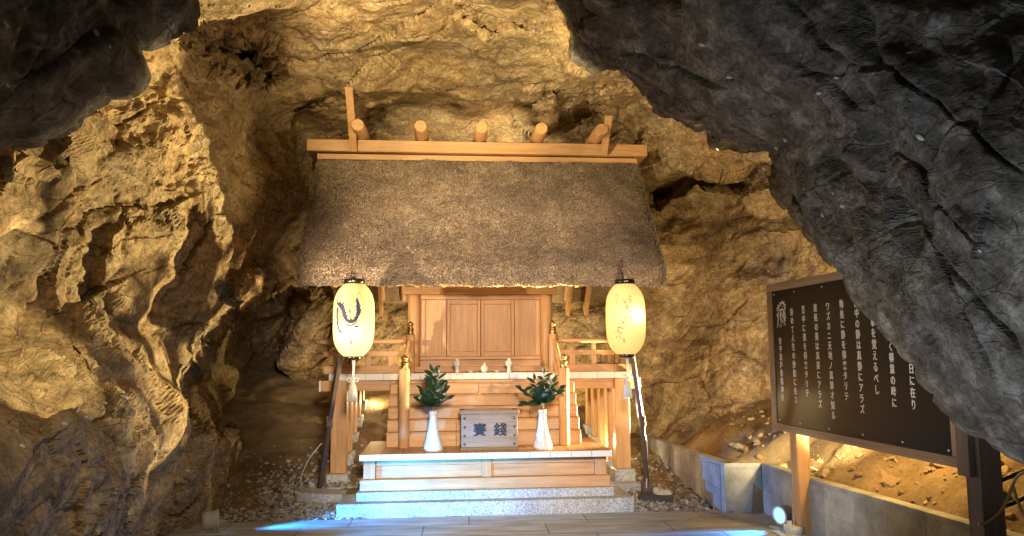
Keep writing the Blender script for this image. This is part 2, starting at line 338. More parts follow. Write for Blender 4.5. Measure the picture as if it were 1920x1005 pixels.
WHITE = simple("white_paint", (0.84, 0.83, 0.80), 0.5)
PORC = simple("white_porcelain", (0.82, 0.82, 0.80), 0.15, Coat_Weight=0.4)
BRASS = simple("brass", (0.60, 0.40, 0.14), 0.38, 1.0)
IRON = simple("rusty_iron", (0.11, 0.075, 0.07), 0.55, 0.3)
BLACKL = simple("black_lacquer", (0.012, 0.012, 0.012), 0.25)
INK = simple("dark_blue_ink", (0.012, 0.02, 0.10), 0.7)
INKTHIN = simple("grey_ink", (0.26, 0.24, 0.14), 0.7)
BOXINK = simple("black_ink", (0.018, 0.022, 0.035), 0.7)
BOARD = simple("black_board", (0.010, 0.009, 0.008), 0.38, Specular_IOR_Level=0.09)
LETTER = simple("white_lettering", (0.80, 0.79, 0.74), 0.6)
LEAF = simple("dark_green_leaf", (0.014, 0.045, 0.026), 0.32)
STEM = simple("brown_twig", (0.20, 0.13, 0.07), 0.7)
CORD = simple("white_cord", (0.78, 0.77, 0.74), 0.8)
PEBBLE = simple("white_pebble", (0.72, 0.71, 0.68), 0.5)
HOSE = simple("black_hose", (0.02, 0.02, 0.02), 0.5)
CABLE = simple("beige_cable", (0.34, 0.22, 0.12), 0.5)
LAMPM = simple("lamp_housing", (0.70, 0.71, 0.72), 0.35)
DARKST = simple("dark_stone", (0.07, 0.07, 0.07), 0.7)
PALEST = simple("pale_stone", (0.62, 0.58, 0.47), 0.8)

# ------------------------------------------------------------------ mesh helpers
def link(name, me, mat, parent=None):
    o = bpy.data.objects.new(name, me); COL.objects.link(o)
    if mat: me.materials.append(mat)
    if parent: o.parent = parent
    return o
def from_np(name, V, F, mat, parent=None, smooth=False):
    me = bpy.data.meshes.new(name)
    V = np.asarray(V, dtype=np.float32); F = np.asarray(F, dtype=np.int32); k = F.shape[1]
    me.vertices.add(len(V)); me.vertices.foreach_set('co', V.ravel())
    me.loops.add(F.size); me.loops.foreach_set('vertex_index', F.ravel())
    me.polygons.add(len(F)); me.polygons.foreach_set('loop_start', np.arange(0, F.size, k, dtype=np.int32))
    me.polygons.foreach_set('use_smooth', np.full(len(F), smooth))
    me.update(calc_edges=True); me.validate()
    return link(name, me, mat, parent)
def tag(o, label, cat, group=None, kind=None):
    if label: o['label'] = label
    if cat: o['category'] = cat
    if group: o['group'] = group
    if kind: o['kind'] = kind
    return o
def empty(name, loc, label, cat, group=None, rz=0):
    o = bpy.data.objects.new(name, None); COL.objects.link(o); o.location = loc; o.rotation_euler = (0, 0, rz)
    o.empty_display_size = 0.1
    return tag(o, label, cat, group)

class MB:
    """gathers boxes, tubes and lathes into one mesh"""
    def __init__(s): s.bm = bmesh.new()
    def box(s, x0, x1, y0, y1, z0, z1, bev=0.004, M=None):
        b = bmesh.new(); bmesh.ops.create_cube(b, size=1)
        for v in b.verts:
            v.co = Vector(((x0+x1)/2+v.co.x*(x1-x0), (y0+y1)/2+v.co.y*(y1-y0), (z0+z1)/2+v.co.z*(z1-z0)))
        if bev: bmesh.ops.bevel(b, geom=b.edges[:], offset=bev, segments=1, affect='EDGES')
        s._add(b, M); return s
    def _add(s, b, M=None):
        if M is not None: bmesh.ops.transform(b, matrix=M, verts=b.verts[:])
        me = bpy.data.meshes.new("tmp"); b.to_mesh(me); b.free(); s.bm.from_mesh(me); bpy.data.meshes.remove(me)
    def bar(s, p, q, w, h, bev=0.003, upv=(0, 0, 1)):
        """rectangular bar from p to q, w wide, h tall"""
        p, q = Vector(p), Vector(q); d = q-p; L = d.length; d.normalize()
        u = Vector(upv); x = d.cross(u).normalized(); u = x.cross(d)
        M = Matrix(((x.x, d.x, u.x, p.x), (x.y, d.y, u.y, p.y), (x.z, d.z, u.z, p.z), (0, 0, 0, 1)))
        return s.box(-w/2, w/2, 0, L, -h/2, h/2, bev, M)
    def lathe(s, prof, c=(0, 0, 0), seg=24, M=None, smooth=True, cap=True):
        b = bmesh.new(); rings = []
        for r, z in prof:
            rings.append([b.verts.new((c[0]+r*math.cos(2*PI*k/seg), c[1]+r*math.sin(2*PI*k/seg), c[2]+z)) for k in range(seg)])
        for a, d in zip(rings, rings[1:]):
            for k in range(seg):
                f = b.faces.new((a[k], a[(k+1) % seg], d[(k+1) % seg], d[k])); f.smooth = smooth
        if cap:
            if prof[0][0] > 1e-5: b.faces.new(rings[0][::-1])
            if prof[-1][0] > 1e-5: b.faces.new(rings[-1])
        s._add(b, M); return s
    def tube(s, pts, r, seg=8):
        pts = [Vector(p) for p in pts]; b = bmesh.new(); rings = []
        rs = r if isinstance(r, (list, tuple)) else [r]*len(pts)
        for i, p in enumerate(pts):
            d = (pts[min(i+1, len(pts)-1)]-pts[max(i-1, 0)]).normalized()
            x = d.cross(Vector((0.13, 0.31, 0.94))).normalized(); y = x.cross(d)
            rings.append([b.verts.new(p+rs[i]*(x*math.cos(2*PI*k/seg)+y*math.sin(2*PI*k/seg))) for k in range(seg)])
        for a, d in zip(rings, rings[1:]):
            for k in range(seg):
                f = b.faces.new((a[k], a[(k+1) % seg], d[(k+1) % seg], d[k])); f.smooth = True
        b.faces.new(rings[0][::-1]); b.faces.new(rings[-1]); s._add(b); return s
    def cyl(s, p, q, r, seg=20): 
        p, q = Vector(p), Vector(q); e = (q-p).normalized()*min(0.006, r*0.2)
        return s.tube([p, p+e, q-e, q], [r*0.93, r, r, r*0.93], seg)
    def build(s, name, mat, parent=None, label=None):
        bmesh.ops.recalc_face_normals(s.bm, faces=s.bm.faces[:])
        me = bpy.data.meshes.new(name); s.bm.to_mesh(me); s.bm.free()
        o = link(name, me, mat, parent)
        if label: o['label'] = label
        return o
def smooth_path(pts, n=8):
    P = [Vector(p) for p in pts]; out = []
    for i in range(len(P)-1):
        a, b, c, d = P[max(i-1, 0)], P[i], P[i+1], P[min(i+2, len(P)-1)]
        for k in range(n):
            t = k/n; out.append(0.5*((2*b)+(c-a)*t+(2*a-5*b+4*c-d)*t*t+(3*b-a-3*c+d)*t**3))
    out.append(P[-1]); return out
def text_mesh(name, s, size, mat, parent, depth=0.0015, width=1.0, line=1.0, bold=0.0):
    cu = bpy.data.curves.new(name, 'FONT'); cu.body = s; cu.size = size; cu.extrude = depth; cu.align_x = 'CENTER'; cu.align_y = 'TOP'
    cu.space_line = line; cu.resolution_u = 3; cu.offset = bold
    o = bpy.data.objects.new(name, cu); COL.objects.link(o)
    dg = bpy.context.evaluated_depsgraph_get(); me = bpy.data.meshes.new_from_object(o.evaluated_get(dg))
    bpy.data.objects.remove(o); bpy.data.curves.remove(cu)
    for v in me.vertices: v.co.x *= width
    me.materials.clear()
    return link(name, me, mat, parent)

# ------------------------------------------------------------------ cave shell
def tps(pts, vals, lam=1e-3):
    pts = np.array(pts, float)/500.0; n = len(pts)
    def K(a, b):
        d = np.sqrt(((a[:, None]-b[None])**2).sum(2))+1e-9; return d*d*np.log(d)
    A = np.zeros((n+3, n+3)); A[:n, :n] = K(pts, pts)+lam*np.eye(n); A[:n, n] = 1; A[:n, n+1:] = pts
    A[n, :n] = 1; A[n+1:, :n] = pts.T
    w = np.linalg.solve(A, np.concatenate([vals, [0, 0, 0]]))
    def f(q):
        q = np.asarray(q, float)/500.0; out = np.empty(len(q))
        for i in range(0, len(q), 20000):
            c = q[i:i+20000]; out[i:i+20000] = K(c, pts) @ w[:n]+w[n]+c @ w[n+1:]
        return out
    return f
def polyd(q, poly):
    """signed distance of points to a polygon outline, positive inside"""
    q = np.asarray(q); P = np.array(poly, float); n = len(P); d = np.full(len(q), 1e9); ins = np.zeros(len(q), bool)
    for i in range(n):
        a, b = P[i], P[(i+1) % n]; e = b-a; w = q-a
        t = np.clip((w @ e)/(e @ e), 0, 1); d = np.minimum(d, np.hypot(*(w-t[:, None]*e).T))
        c = ((a[1] <= q[:, 1]) != (b[1] <= q[:, 1]))
        xx = a[0]+(q[:, 1]-a[1])/(b[1]-a[1]+1e-12)*(b[0]-a[0]); ins ^= c & (q[:, 0] < xx)
    return np.where(ins, d, -d)
# directions on a sphere round the opening; U, V are degrees right of and above the view axis
def dirs(U, V):
    u, v = np.radians(U), np.radians(V); cv = np.cos(v)
    return (np.sin(u)*cv)[:, None]*_r + (np.cos(u)*cv)[:, None]*_f + np.sin(v)[:, None]*_u
def to_uv(px, py):
    x, y = np.asarray(px, float)-960, -(np.asarray(py, float)-502.5)
    return np.degrees(np.arctan2(x, FPX)), np.degrees(np.arctan2(y, np.hypot(x, FPX)))
def axis(lo, a, b, hi, fine, coarse):
    out = [a]; 
    while out[-1] < b: out.append(out[-1]+fine)
    s = fine
    while out[-1] < hi: s = min(s*1.12, coarse); out.append(out[-1]+s)
    s = fine; pre = []; x = a
    while x > lo: s = min(s*1.12, coarse); x -= s; pre.append(x)
    return np.array(pre[::-1]+out)
def UVd(pts):
    u, v = to_uv([p[0] for p in pts], [p[1] for p in pts]); return np.stack([u, v], 1)*20.0     # 20 units a degree

CTRL = [  # (px, py, Y)
 (0,250,4.4),(0,450,4.6),(0,620,4.9),(150,250,5.6),(150,450,5.6),(150,600,5.9),(300,130,7.0),(300,300,6.8),(300,450,6.7),(300,600,6.9),
 (355,740,7.2),(450,230,8.2),(450,400,7.9),(430,560,7.9),(540,230,9.6),(555,400,9.3),(0,710,4.0),(100,715,4.4),(200,745,4.9),(260,765,5.3),
 (330,800,6.1),(0,1000,3.2),(200,1000,4.6),(390,950,7.5),(340,1000,7.0),(420,860,8.3),(400,780,7.6),
 (200,0,5.5),(420,0,6.6),(600,0,7.0),(900,0,6.6),(1060,0,6.6),(900,100,8.0),(900,200,9.8),(900,250,10.7),(700,190,9.5),(620,90,7.6),(460,30,6.9),
 (1100,100,7.3),(1100,200,9.3),(1200,210,9.0),(900,400,11.4),(900,650,11.6),(640,620,10.8),(600,700,11.0),(700,560,11.2),(1080,600,11.2),(1100,800,11.0),(700,820,11.0),(520,740,10.9),
 (580,330,10.0),(580,480,10.4),(1250,270,9.0),(1300,370,9.7),(1250,450,10.2),(1250,650,10.2),(1250,780,9.8),(1230,860,9.6),(1400,420,8.9),(1400,600,8.9),(1400,750,8.7),(1420,840,8.5),
 (1550,500,8.0),(1550,720,8.0),(1600,860,7.4),(1750,600,6.8),(1800,900,6.4),(1920,870,5.8),(1920,600,5.2),(1700,300,6.5),(1450,120,6.6),(1900,1005,5.6),
 (-400,300,3.0),(-400,700,3.0),(-400,1100,2.4),(2300,300,3.4),(2300,800,3.6),(600,-350,4.6),(1000,-350,4.4),(1500,-300,4.2),(100,-300,3.6),(2300,-200,3.0),(-500,-200,2.6)]
def _R(p):
    r = ray(p[0], p[1]); return p[2]/(r[1]/np.linalg.norm(r))
shell_R = tps(UVd(CTRL), np.array([_R(p) for p in CTRL]))
FEATS = [  # outline in the picture plane, metres deeper (+) or nearer (-), softness
 ([(352,66),(420,56),(470,62),(497,95),(528,138),(500,147),(455,142),(420,122),(380,118)], 1.3, 13),
 ([(352,775),(358,700),(395,650),(425,615),(450,590),(520,550),(566,548),(560,600),(535,640),(520,690),(528,735),(560,770),(480,800),(400,800)], 1.9, 10),
 ([(432,525),(470,488),(505,485),(545,545),(530,575),(470,600),(440,590)], -0.55, 6),
 ([(1195,338),(1270,316),(1340,331),(1440,316),(1446,331),(1380,347),(1280,352),(1235,388),(1205,384)], 0.8, 8),
 ([(1000,222),(1008,195),(1032,178),(1052,205),(1062,226),(1030,232)], -0.35, 3),
 ([(1080,230),(1085,200),(1098,194),(1118,215),(1122,235)], 0.3, 3),
 ([(845,20),(890,35),(918,60),(938,82),(905,86),(872,80),(848,52)], -0.3, 6),
 ([(965,0),(1010,0),(1025,40),(1000,60),(975,45)], 0.25, 8),
 ([(1200,345),(1500,345),(1500,420),(1320,430),(1225,440)], 0.25, 14),
 ([(560,235),(600,225),(900,222),(1190,228),(1190,300),(560,300)], 0.12, 14),
 ([(0,300),(120,225),(190,290),(165,330),(110,350),(60,330),(0,370)], -0.35, 6),
 ([(190,440),(270,400),(335,430),(330,520),(250,600),(180,560)], -0.25, 10),
 ([(150,590),(180,600),(185,690),(140,640)], -0.2, 5),
]
def build_shell():
    U = axis(-88, -35.5, 35.5, 88, 0.125, 2.2); V = axis(-34, -20.5, 20.5, 86, 0.125, 2.2)
    u, v = np.meshgrid(U, V); nu, nv = len(U), len(V); u, v = u.ravel(), v.ravel()
    q = np.stack([u, v], 1)*20
    qc = np.stack([np.clip(u, -62, 62), np.clip(v, -28, 48)], 1)*20
    R = np.maximum(shell_R(qc), 2.4)
    D = dirs(u, v)
    inner = (np.abs(u) < 42) & (np.abs(v) < 26); qi = q[inner]; Pi = (D*R[:, None])[inner]
    qw = qi + 9*np.stack([fbm(Pi*2.2, 4, 31), fbm(Pi*2.2+9, 4, 37)], 1)
    for poly, off, soft in FEATS:
        d = polyd(qw, UVd(poly)); R[inner] += off*np.clip(d/soft*0.5+0.5, 0, 1)
    P = CAM + D*R[:, None]
    G = P.reshape(nv, nu, 3); du = np.gradient(G, axis=1); dv = np.gradient(G, axis=0)
    n = np.cross(du, dv).reshape(-1, 3); n /= np.linalg.norm(n, axis=1)[:, None]+1e-9
    n = np.where((n*D).sum(1)[:, None] > 0, -n, n)
    n = 0.6*n-0.4*D; n /= np.linalg.norm(n, axis=1)[:, None]
    amp = np.clip((R-2.0)/3.0, 0.35, 1.0)
    P = P+n*(rock_disp(P, 1.0, 0)*amp)[:, None]
    i = np.arange(nv*nu).reshape(nv, nu)
    F = np.stack([i[:-1, :-1], i[:-1, 1:], i[1:, 1:], i[1:, :-1]], -1).reshape(-1, 4)
    o = from_np("cave_wall", P, F, ROCK, None, False)
    tag(o, "rugged ochre rock wall and ceiling of the cave around the shrine", "cave wall", None, 'structure')
    return P, F
SHELL = build_shell()

# ------------------------------------------------------------------ overhanging near rocks
def overhang(name, edge, inward, ctrl, reach, B, G, label, seed, back=2.6, mat=ROCK_GREY, k=1.0):
    """solid rock lip: rows run from its hidden back, round its lower lip, and up over the face towards us"""
    E = UVd(edge)/20.0
    s = np.concatenate([[0], np.cumsum(np.hypot(*np.diff(E, axis=0).T))]); t = np.arange(0, s[-1], 0.125)
    eu, ev = np.interp(t, s, E[:, 0]), np.interp(t, s, E[:, 1])
    jt = np.stack([t*0.9, 0*t+seed, 0*t], 1); eu = eu+0.30*fbm(jt, 4, 61); ev = ev+0.30*fbm(jt+40, 4, 63)
    inw = np.array(inward, float); inw /= np.linalg.norm(inw)
    g = [0.0]
    while g[-1] < reach: g.append(g[-1]+(0.03 if g[-1] < 0.3 else 0.125 if g[-1] < 24 else 0.8))
    g = np.array(g); gb = np.linspace(0, 1, 36)[1:][::-1]
    f = tps(UVd(ctrl), np.array([_R(c) for c in ctrl]))
    rows = []
    for w in gb:                                                 # back of the rock, away from us
        gg = 5.0*w**1.4; U = eu+inw[0]*gg; V = ev+inw[1]*gg; Re = f(np.stack([eu, ev], 1)*20)+B
        rows.append((U, V, Re+back*(1-(1-w)**1.6)))
    for gg in g:
        U = eu+inw[0]*gg; V = ev+inw[1]*gg
        x = np.clip(gg/G, 0, 1); extra = B*(1-np.sqrt(1-(1-x)**2))
        rows.append((U, V, f(np.stack([np.clip(U, -60, 60), np.clip(V, -40, 50)], 1)*20)+extra))
    U = np.array([r[0] for r in rows]); V = np.array([r[1] for r in rows]); R = np.maximum(np.array([r[2] for r in rows]), 1.3)
    nv, nu = U.shape
    P = CAM+dirs(U.ravel(), V.ravel())*R.ravel()[:, None]
    Gd = P.reshape(nv, nu, 3); n = np.cross(np.gradient(Gd, axis=1), np.gradient(Gd, axis=0)).reshape(-1, 3)
    n /= np.linalg.norm(n, axis=1)[:, None]+1e-9
    DMP = np.repeat(np.concatenate([np.full(len(gb), 0.6), np.clip(0.5+0.5*g/3.0, 0.5, 1)]), nu)
    mid = (len(gb)+60)*nu+nu//2
    if n[mid] @ (CAM-P[mid]) < 0: n = -n
    e = CAM+0*P[0]; p0, p1 = aY(*ctrl[0]), aY(*ctrl[7] if len(ctrl) > 12 else ctrl[4])
    e = (p1-p0)/np.linalg.norm(p1-p0); q = np.cross(e, _f); q /= np.linalg.norm(q); w3 = np.cross(e, q)
    P = P+n*(rock_disp(P, k, seed, np.stack([e, q, w3]), (0.6, 1.25, 0.75))*np.clip(R.ravel()/4.5, 0.4, 1)*DMP)[:, None]
    i = np.arange(nv*nu).reshape(nv, nu)
    F = np.stack([i[:-1, :-1], i[:-1, 1:], i[1:, 1:], i[1:, :-1]], -1).reshape(-1, 4)
    o = from_np(name, P, F, mat, None, False); tag(o, label, "rock", None, 'structure')
    return P, F
EDGE_R = [(960,-120),(1030,-40),(1062,20),(1078,60),(1092,108),(1118,134),(1150,124),(1172,134),(1196,160),(1212,192),(1240,216),(1285,238),(1318,262),(1345,278),(1385,284),(1428,290),(1440,318),(1452,345),(1475,372),(1497,420),(1512,455),(1540,492),(1572,520),(1614,554),(1662,606),(1716,666),(1760,707),(1807,750),(1848,775),(1890,800),(1928,822),(1980,856),(2100,933),(2310,1078)]
CTRL_R = [(1062,20,6.2),(1196,160,6.0),(1285,238,5.7),(1440,318,5.1),(1540,492,4.5),(1645,622,4.0),(1785,775,3.5),(1910,850,3.2),(2300,1100,2.6),
          (1350,50,4.6),(1500,150,4.2),(1700,350,3.4),(1850,500,3.0),(1900,50,2.9),(2300,300,2.3),(2300,-200,2.4),(1500,-300,3.6),(1100,-300,4.6),(1750,550,3.3),(2300,700,2.3)]
OVR = overhang("rock_overhang", EDGE_R, (0.72, 0.69), CTRL_R, 46, 0.55, 4.0, "huge dark grey rock overhanging from the upper right", 7, k=1.5)
EDGE_L = [(430,-160),(395,-60),(374,0),(380,25),(374,52),(345,64),(305,74),(263,80),(252,112),(245,140),(220,160),(190,180),(152,186),(118,212),(105,236),(62,246),(20,250),(-40,258),(-140,280),(-300,330),(-500,380)]
CTRL_L = [(374,0,4.3),(300,75,4.2),(245,140,4.0),(110,225,3.8),(0,250,3.5),(-300,330,2.8),(200,40,3.8),(60,80,3.4),(100,-200,3.2),(-300,-100,2.5),(400,-200,3.9),(-300,100,2.6)]
OVL = overhang("rock_overhang", EDGE_L, (-0.62, 0.78), CTRL_L, 34, 0.45, 3.0, "dark rock hanging down in the upper left corner", 23, 0.9)
BVH_ROCK = [BVHTree.FromPolygons([tuple(p) for p in P], [tuple(f) for f in F]) for P, F in (SHELL, OVR, OVL)]
def hit(px, py):
    d = Vector(ray(px, py)).normalized(); best = None
    for b in BVH_ROCK:
        loc, nrm, idx, dist = b.ray_cast(Vector(CAM), d)
        if loc is not None and (best is None or dist < best[2]): best = (loc, nrm if nrm.dot(d) < 0 else -nrm, dist)
    return best

# ------------------------------------------------------------------ ground
def earth_z(x, y):
    y = np.asarray(y, float); x = np.asarray(x, float)
    z = np.where(y < 7.62, -0.03, np.where(y < 8.6, 0.235*(y-7.62)-0.03, 0.20+0.40*(y-8.6)))
    side = np.clip((x-0.2)/2.0, 0, 1)                             # flatter on the right, by the block wall
    z = z*(1-0.45*side)-0.02*side
    left = np.clip((-1.6-x)/1.2, 0, 1); z = z+0.10*left*np.clip((y-7.7), 0, 1)
    return z
def build_ground():
    m = MB(); 
    xs = np.arange(-5, 9, 0.05); ys = np.arange(7.42, 12.6, 0.05); X, Y = np.meshgrid(xs, ys); x, y = X.ravel(), Y.ravel()
    P3 = np.stack([x, y, 0*x], 1)
    z = earth_z(x, y)+0.045*fbm(P3*2.0, 4, 900)+0.02*fbm(P3*9, 3, 910)*np.clip((y-7.6)*2, 0.1, 1)
    i = np.arange(len(ys)*len(xs)).reshape(len(ys), len(xs)); F = np.stack([i[:-1, :-1], i[:-1, 1:], i[1:, 1:], i[1:, :-1]], -1).reshape(-1, 4)
    tag(from_np("ground", np.stack([x, y, z], 1), F, SOIL, None, True), "bare brown earth rising to the back of the cave", "ground", None, 'structure')
    g = MB(); g.box(-8, 9, -6, 7.5, -0.2, 0.0, 0.0); g.build("pavement", PAVE); tag(bpy.data.objects["pavement"], "grey stone paving in front of the shrine", "paving", None, 'structure')
    # earth bank behind the block wall, right
    xs = np.arange(2.6, 8, 0.05); ys = np.arange(2.0, 10.6, 0.05); X, Y = np.meshgrid(xs, ys); x, y = X.ravel(), Y.ravel()
    wallx = np.interp(y, [2, 4.2, 5.26, 6.6, 7.33, 7.38, 10], [3.36, 3.34, 3.29, 3.12, 3.10, 2.72, 2.62])
    d = np.maximum(x-wallx-0.04, 0); P3 = np.stack([x, y, 0*x], 1)
    z = np.where(x < wallx+0.04, -0.1, 0.40+0.62*d-0.05*d*d)+np.clip(d*5, 0, 1)*(0.07*fbm(P3*2.2, 4, 920)+0.05*facet(P3*3.0+0.5, 930, 0.8)+0.02*fbm(P3*11, 3, 940))
    i = np.arange(len(ys)*len(xs)).reshape(len(ys), len(xs)); F = np.stack([i[:-1, :-1], i[:-1, 1:], i[1:, 1:], i[1:, :-1]], -1).reshape(-1, 4)
    V = np.stack([x, y, z], 1)
    tag(from_np("earth_slope", V, F, SOIL, None, True), "bank of stony ochre earth behind the low block wall", "earth bank", None, 'structure')
    return V, F
BANK = build_ground()
BVH_BANK = BVHTree.FromPolygons([tuple(p) for p in BANK[0]], [tuple(f) for f in BANK[1]])

_ico = bmesh.new(); bmesh.ops.create_icosphere(_ico, subdivisions=1, radius=1.0)
ICO_V = np.array([v.co[:] for v in _ico.verts]); ICO_F = np.array([[v.index for v in f.verts] for f in _ico.faces]); _ico.free()
rng = np.random.default_rng(5)
def scatter(name, pts, sizes, mat, label, cat, flat=0.6, smooth=False):
    n = len(pts); V = []; 
    q = rng.normal(size=(n, 4)); q /= np.linalg.norm(q, axis=1)[:, None]
    w, x, y, z = q.T
    Rm = np.stack([1-2*(y*y+z*z), 2*(x*y-z*w), 2*(x*z+y*w), 2*(x*y+z*w), 1-2*(x*x+z*z), 2*(y*z-x*w), 2*(x*z-y*w), 2*(y*z+x*w), 1-2*(x*x+y*y)], 1).reshape(n, 3, 3)
    base = ICO_V[None]*(1+0.25*rng.normal(size=(n, len(ICO_V), 1)))
    sc = np.stack([np.ones(n), rng.uniform(0.55, 0.95, n), rng.uniform(0.4, 0.75, n)], 1)*np.asarray(sizes)[:, None]
    P = np.einsum('nij,nkj->nki', Rm, base*sc[:, None]); P[:, :, 2] *= flat+0.2; P = P+np.asarray(pts)[:, None]
    F = (ICO_F[None]+(np.arange(n)*len(ICO_V))[:, None, None]).reshape(-1, 3)
    return tag(from_np(name, P.reshape(-1, 3), F, mat, None, smooth), label, cat, None, 'stuff')
def gravel():
    pts = []; sz = []
    while len(pts) < 5200:
        side = rng.uniform() < 0.55
        if side: x = rng.uniform(-2.3, -0.75); y = 7.53+abs(rng.normal())*0.55
        else: x = rng.uniform(1.6, 2.98); y = 7.53+abs(rng.normal())*0.75
        if y > 9.6 or (x > 2.66 and y > 7.34): continue
        if x < -1.7 and rng.uniform() < (-1.7-x)/0.7: continue
        if -1.05 < x < 1.88 and y < 8.3 and not side: continue
        pts.append((x, y, float(earth_z(x, y))+rng.uniform(0.0, 0.03))); sz.append(rng.uniform(0.014, 0.034)*(1.4 if rng.uniform() < 0.08 else 1))
    scatter("gravel", pts, sz, GRAVEL, "loose grey and white gravel beside the stone steps", "gravel")
    pts = []; sz = []
    while len(pts) < 1500:
        x = rng.uniform(3.0, 6.0); y = rng.uniform(3.0, 9.5)
        l, n, i, d = BVH_BANK.ray_cast(Vector((x, y, 5)), Vector((0, 0, -1)))
        if l is None or l.z < 0.4: continue
        s = 0.012+0.05*rng.uniform()**3.5+(0.10*rng.uniform() if rng.uniform() < 0.02 else 0)
        pts.append((x, y, l.z+s*0.2)); sz.append(s)
    scatter("rubble", pts, sz, RUBBLE, "broken ochre stones strewn over the earth bank", "rubble")
gravel()

# ------------------------------------------------------------------ shrine
CX = 0.41
S = empty("shrine", (CX, 8.8, 0.0), "wooden shrine with thick thatched roof on granite steps", "shrine")
def sb(name, mat, mb, parent=None, label=None):
    """one part of the shrine; its mesh is written in shrine-centred x, world y and z"""
    o = mb.build(name, mat, parent or S, label)
    o.location = (0, 0, 0)
    return o
def shift(mb):                                                    # shrine empty sits at y 8.8
    bmesh.ops.translate(mb.bm, vec=(0, -8.8, 0), verts=mb.bm.verts[:]); return mb
def part(name, mat, mb, parent=None, label=None): return sb(name, mat, shift(mb), parent, label)
def clone(o, parent, dx=0.0, mirror=False):
    c = o.copy(); COL.objects.link(c); c.parent = parent
    if mirror: c.scale = (-1, 1, 1)
    c.location = o.location + Vector((dx, 0, 0)); return c

part("stone_step", GRANITE, MB().box(-1.445, 1.445, 7.55, 9.0, -0.05, 0.128, 0.006))
part("stone_step", GRANITE, MB().box(-1.275, 1.275, 7.68, 9.0, 0.10, 0.212, 0.006))
m = MB().box(-1.25, 1.25, 7.74, 8.9, 0.212, 0.320, 0.004); part("base_board", WX, m)
for x0, x1 in ((-1.22, -1.105), (-0.05, 0.05), (1.105, 1.22)): part("base_post", WZ, MB().box(x0, x1, 7.775, 7.875, 0.320, 0.5225, 0.004))
for x0, x1 in ((-1.104, -0.051), (0.051, 1.104)):
    part("base_rail", WX, MB().box(x0, x1, 7.785, 7.86, 0.448, 0.5225, 0.003)); part("base_panel", WX, MB().box(x0, x1, 7.812, 7.86, 0.3205, 0.447, 0.003))
part("base_side", WY, MB().box(-1.215, 1.215, 7.88, 8.85, 0.32, 0.522, 0.003))
m = MB(); w = MB(); n = 12; bw = 2.49/n
for k in range(n):
    x0 = -1.245+k*bw; m.box(x0+0.0012, x0+bw-0.0012, 7.608, 8.75, 0.5235, 0.583, 0.002)
    w.box(x0+0.0016, x0+bw-0.0016, 7.600, 7.6075, 0.5240, 0.5825, 0.0015)
pf = part("platform", WY, m); part("painted_end", WHITE, w, pf)

zs = [0.5835, 0.735, 0.862, 0.988, 1.114, 1.235]
st = []
for k in range(5):
    m = MB(); y0 = 8.15+0.07*k; hw = 1.03-0.004*k
    cuts = sorted([-hw, hw]+list(random.Random(k+3).sample([-0.62, -0.3, -0.05, 0.22, 0.5], 2 if k % 2 else 1)))
    for a, b in zip(cuts, cuts[1:]): m.box(a+0.001, b-0.001, y0, 8.62, zs[k]+(0.0015 if k else 0), zs[k+1]-0.012, 0.004)
    m.box(-hw-0.002, hw+0.002, y0-0.004, 8.62, zs[k+1]-0.011, zs[k+1], 0.003)
    part("step", WX, m)
# deck, its white board ends and the beams under it
m = MB(); w = MB(); n = 17; bw = 3.37/n
for k in range(n):
    x0 = -1.685+k*bw; m.box(x0+0.001, x0+bw-0.001, 8.508, 10.35, 1.268, 1.340, 0.002); w.box(x0+0.0014, x0+bw-0.0014, 8.500, 8.5075, 1.2685, 1.3395, 0.0015)
dk = part("deck", WY, m); part("painted_end", WHITE, w, dk)
part("deck_beam", WX, MB().box(-1.487, 1.487, 8.55, 8.67, 1.150, 1.2665, 0.004))
part("deck_beam", WX, MB().box(-1.487, 1.487, 10.1, 10.22, 1.150, 1.2665, 0.004))
for sx in (-1, 1):
    a, b = sorted((sx*1.653, sx*1.775)); o = part("beam_end", WX, MB().box(a, b, 8.56, 8.66, 1.150, 1.2665, 0.004))
    a, b = sorted((sx*1.776, sx*1.80)); part("painted_end", WHITE, MB().box(a, b, 8.558, 8.662, 1.148, 1.2665, 0.003), o)
    a, b = sorted((sx*1.50, sx*1.64)); part("deck_beam", WY, MB().box(a, b, 8.672, 10.09, 1.152, 1.266, 0.004))
    for y in (8.50, 8.93, 9.36, 9.79, 10.2):
        a, b = sorted((sx*1.488, sx*1.652)); top = 1.2665 if y == 8.50 else 1.150
        z0 = float(earth_z(CX+sx*1.57, y+0.08))-0.02
        p = part("post", WZ, MB().box(a, b, y, y+0.165, max(z0+0.10, 0.27 if y == 8.50 else 0.3), top, 0.005))
        a, b = sorted((sx*1.455, sx*1.69)); part("stone_pad", GRANITE, MB().box(a, b, y-0.05, y+0.215, z0-0.2, max(z0+0.099, 0.269 if y == 8.50 else 0.299), 0.01), p)
part("kerb_stone", GRANITE, MB().box(-1.72, -1.29, 8.28, 8.41, 0.0, 0.165, 0.012)); part("kerb_stone", GRANITE, MB().box(1.29, 1.72, 8.24, 8.37, 0.0, 0.15, 0.012))

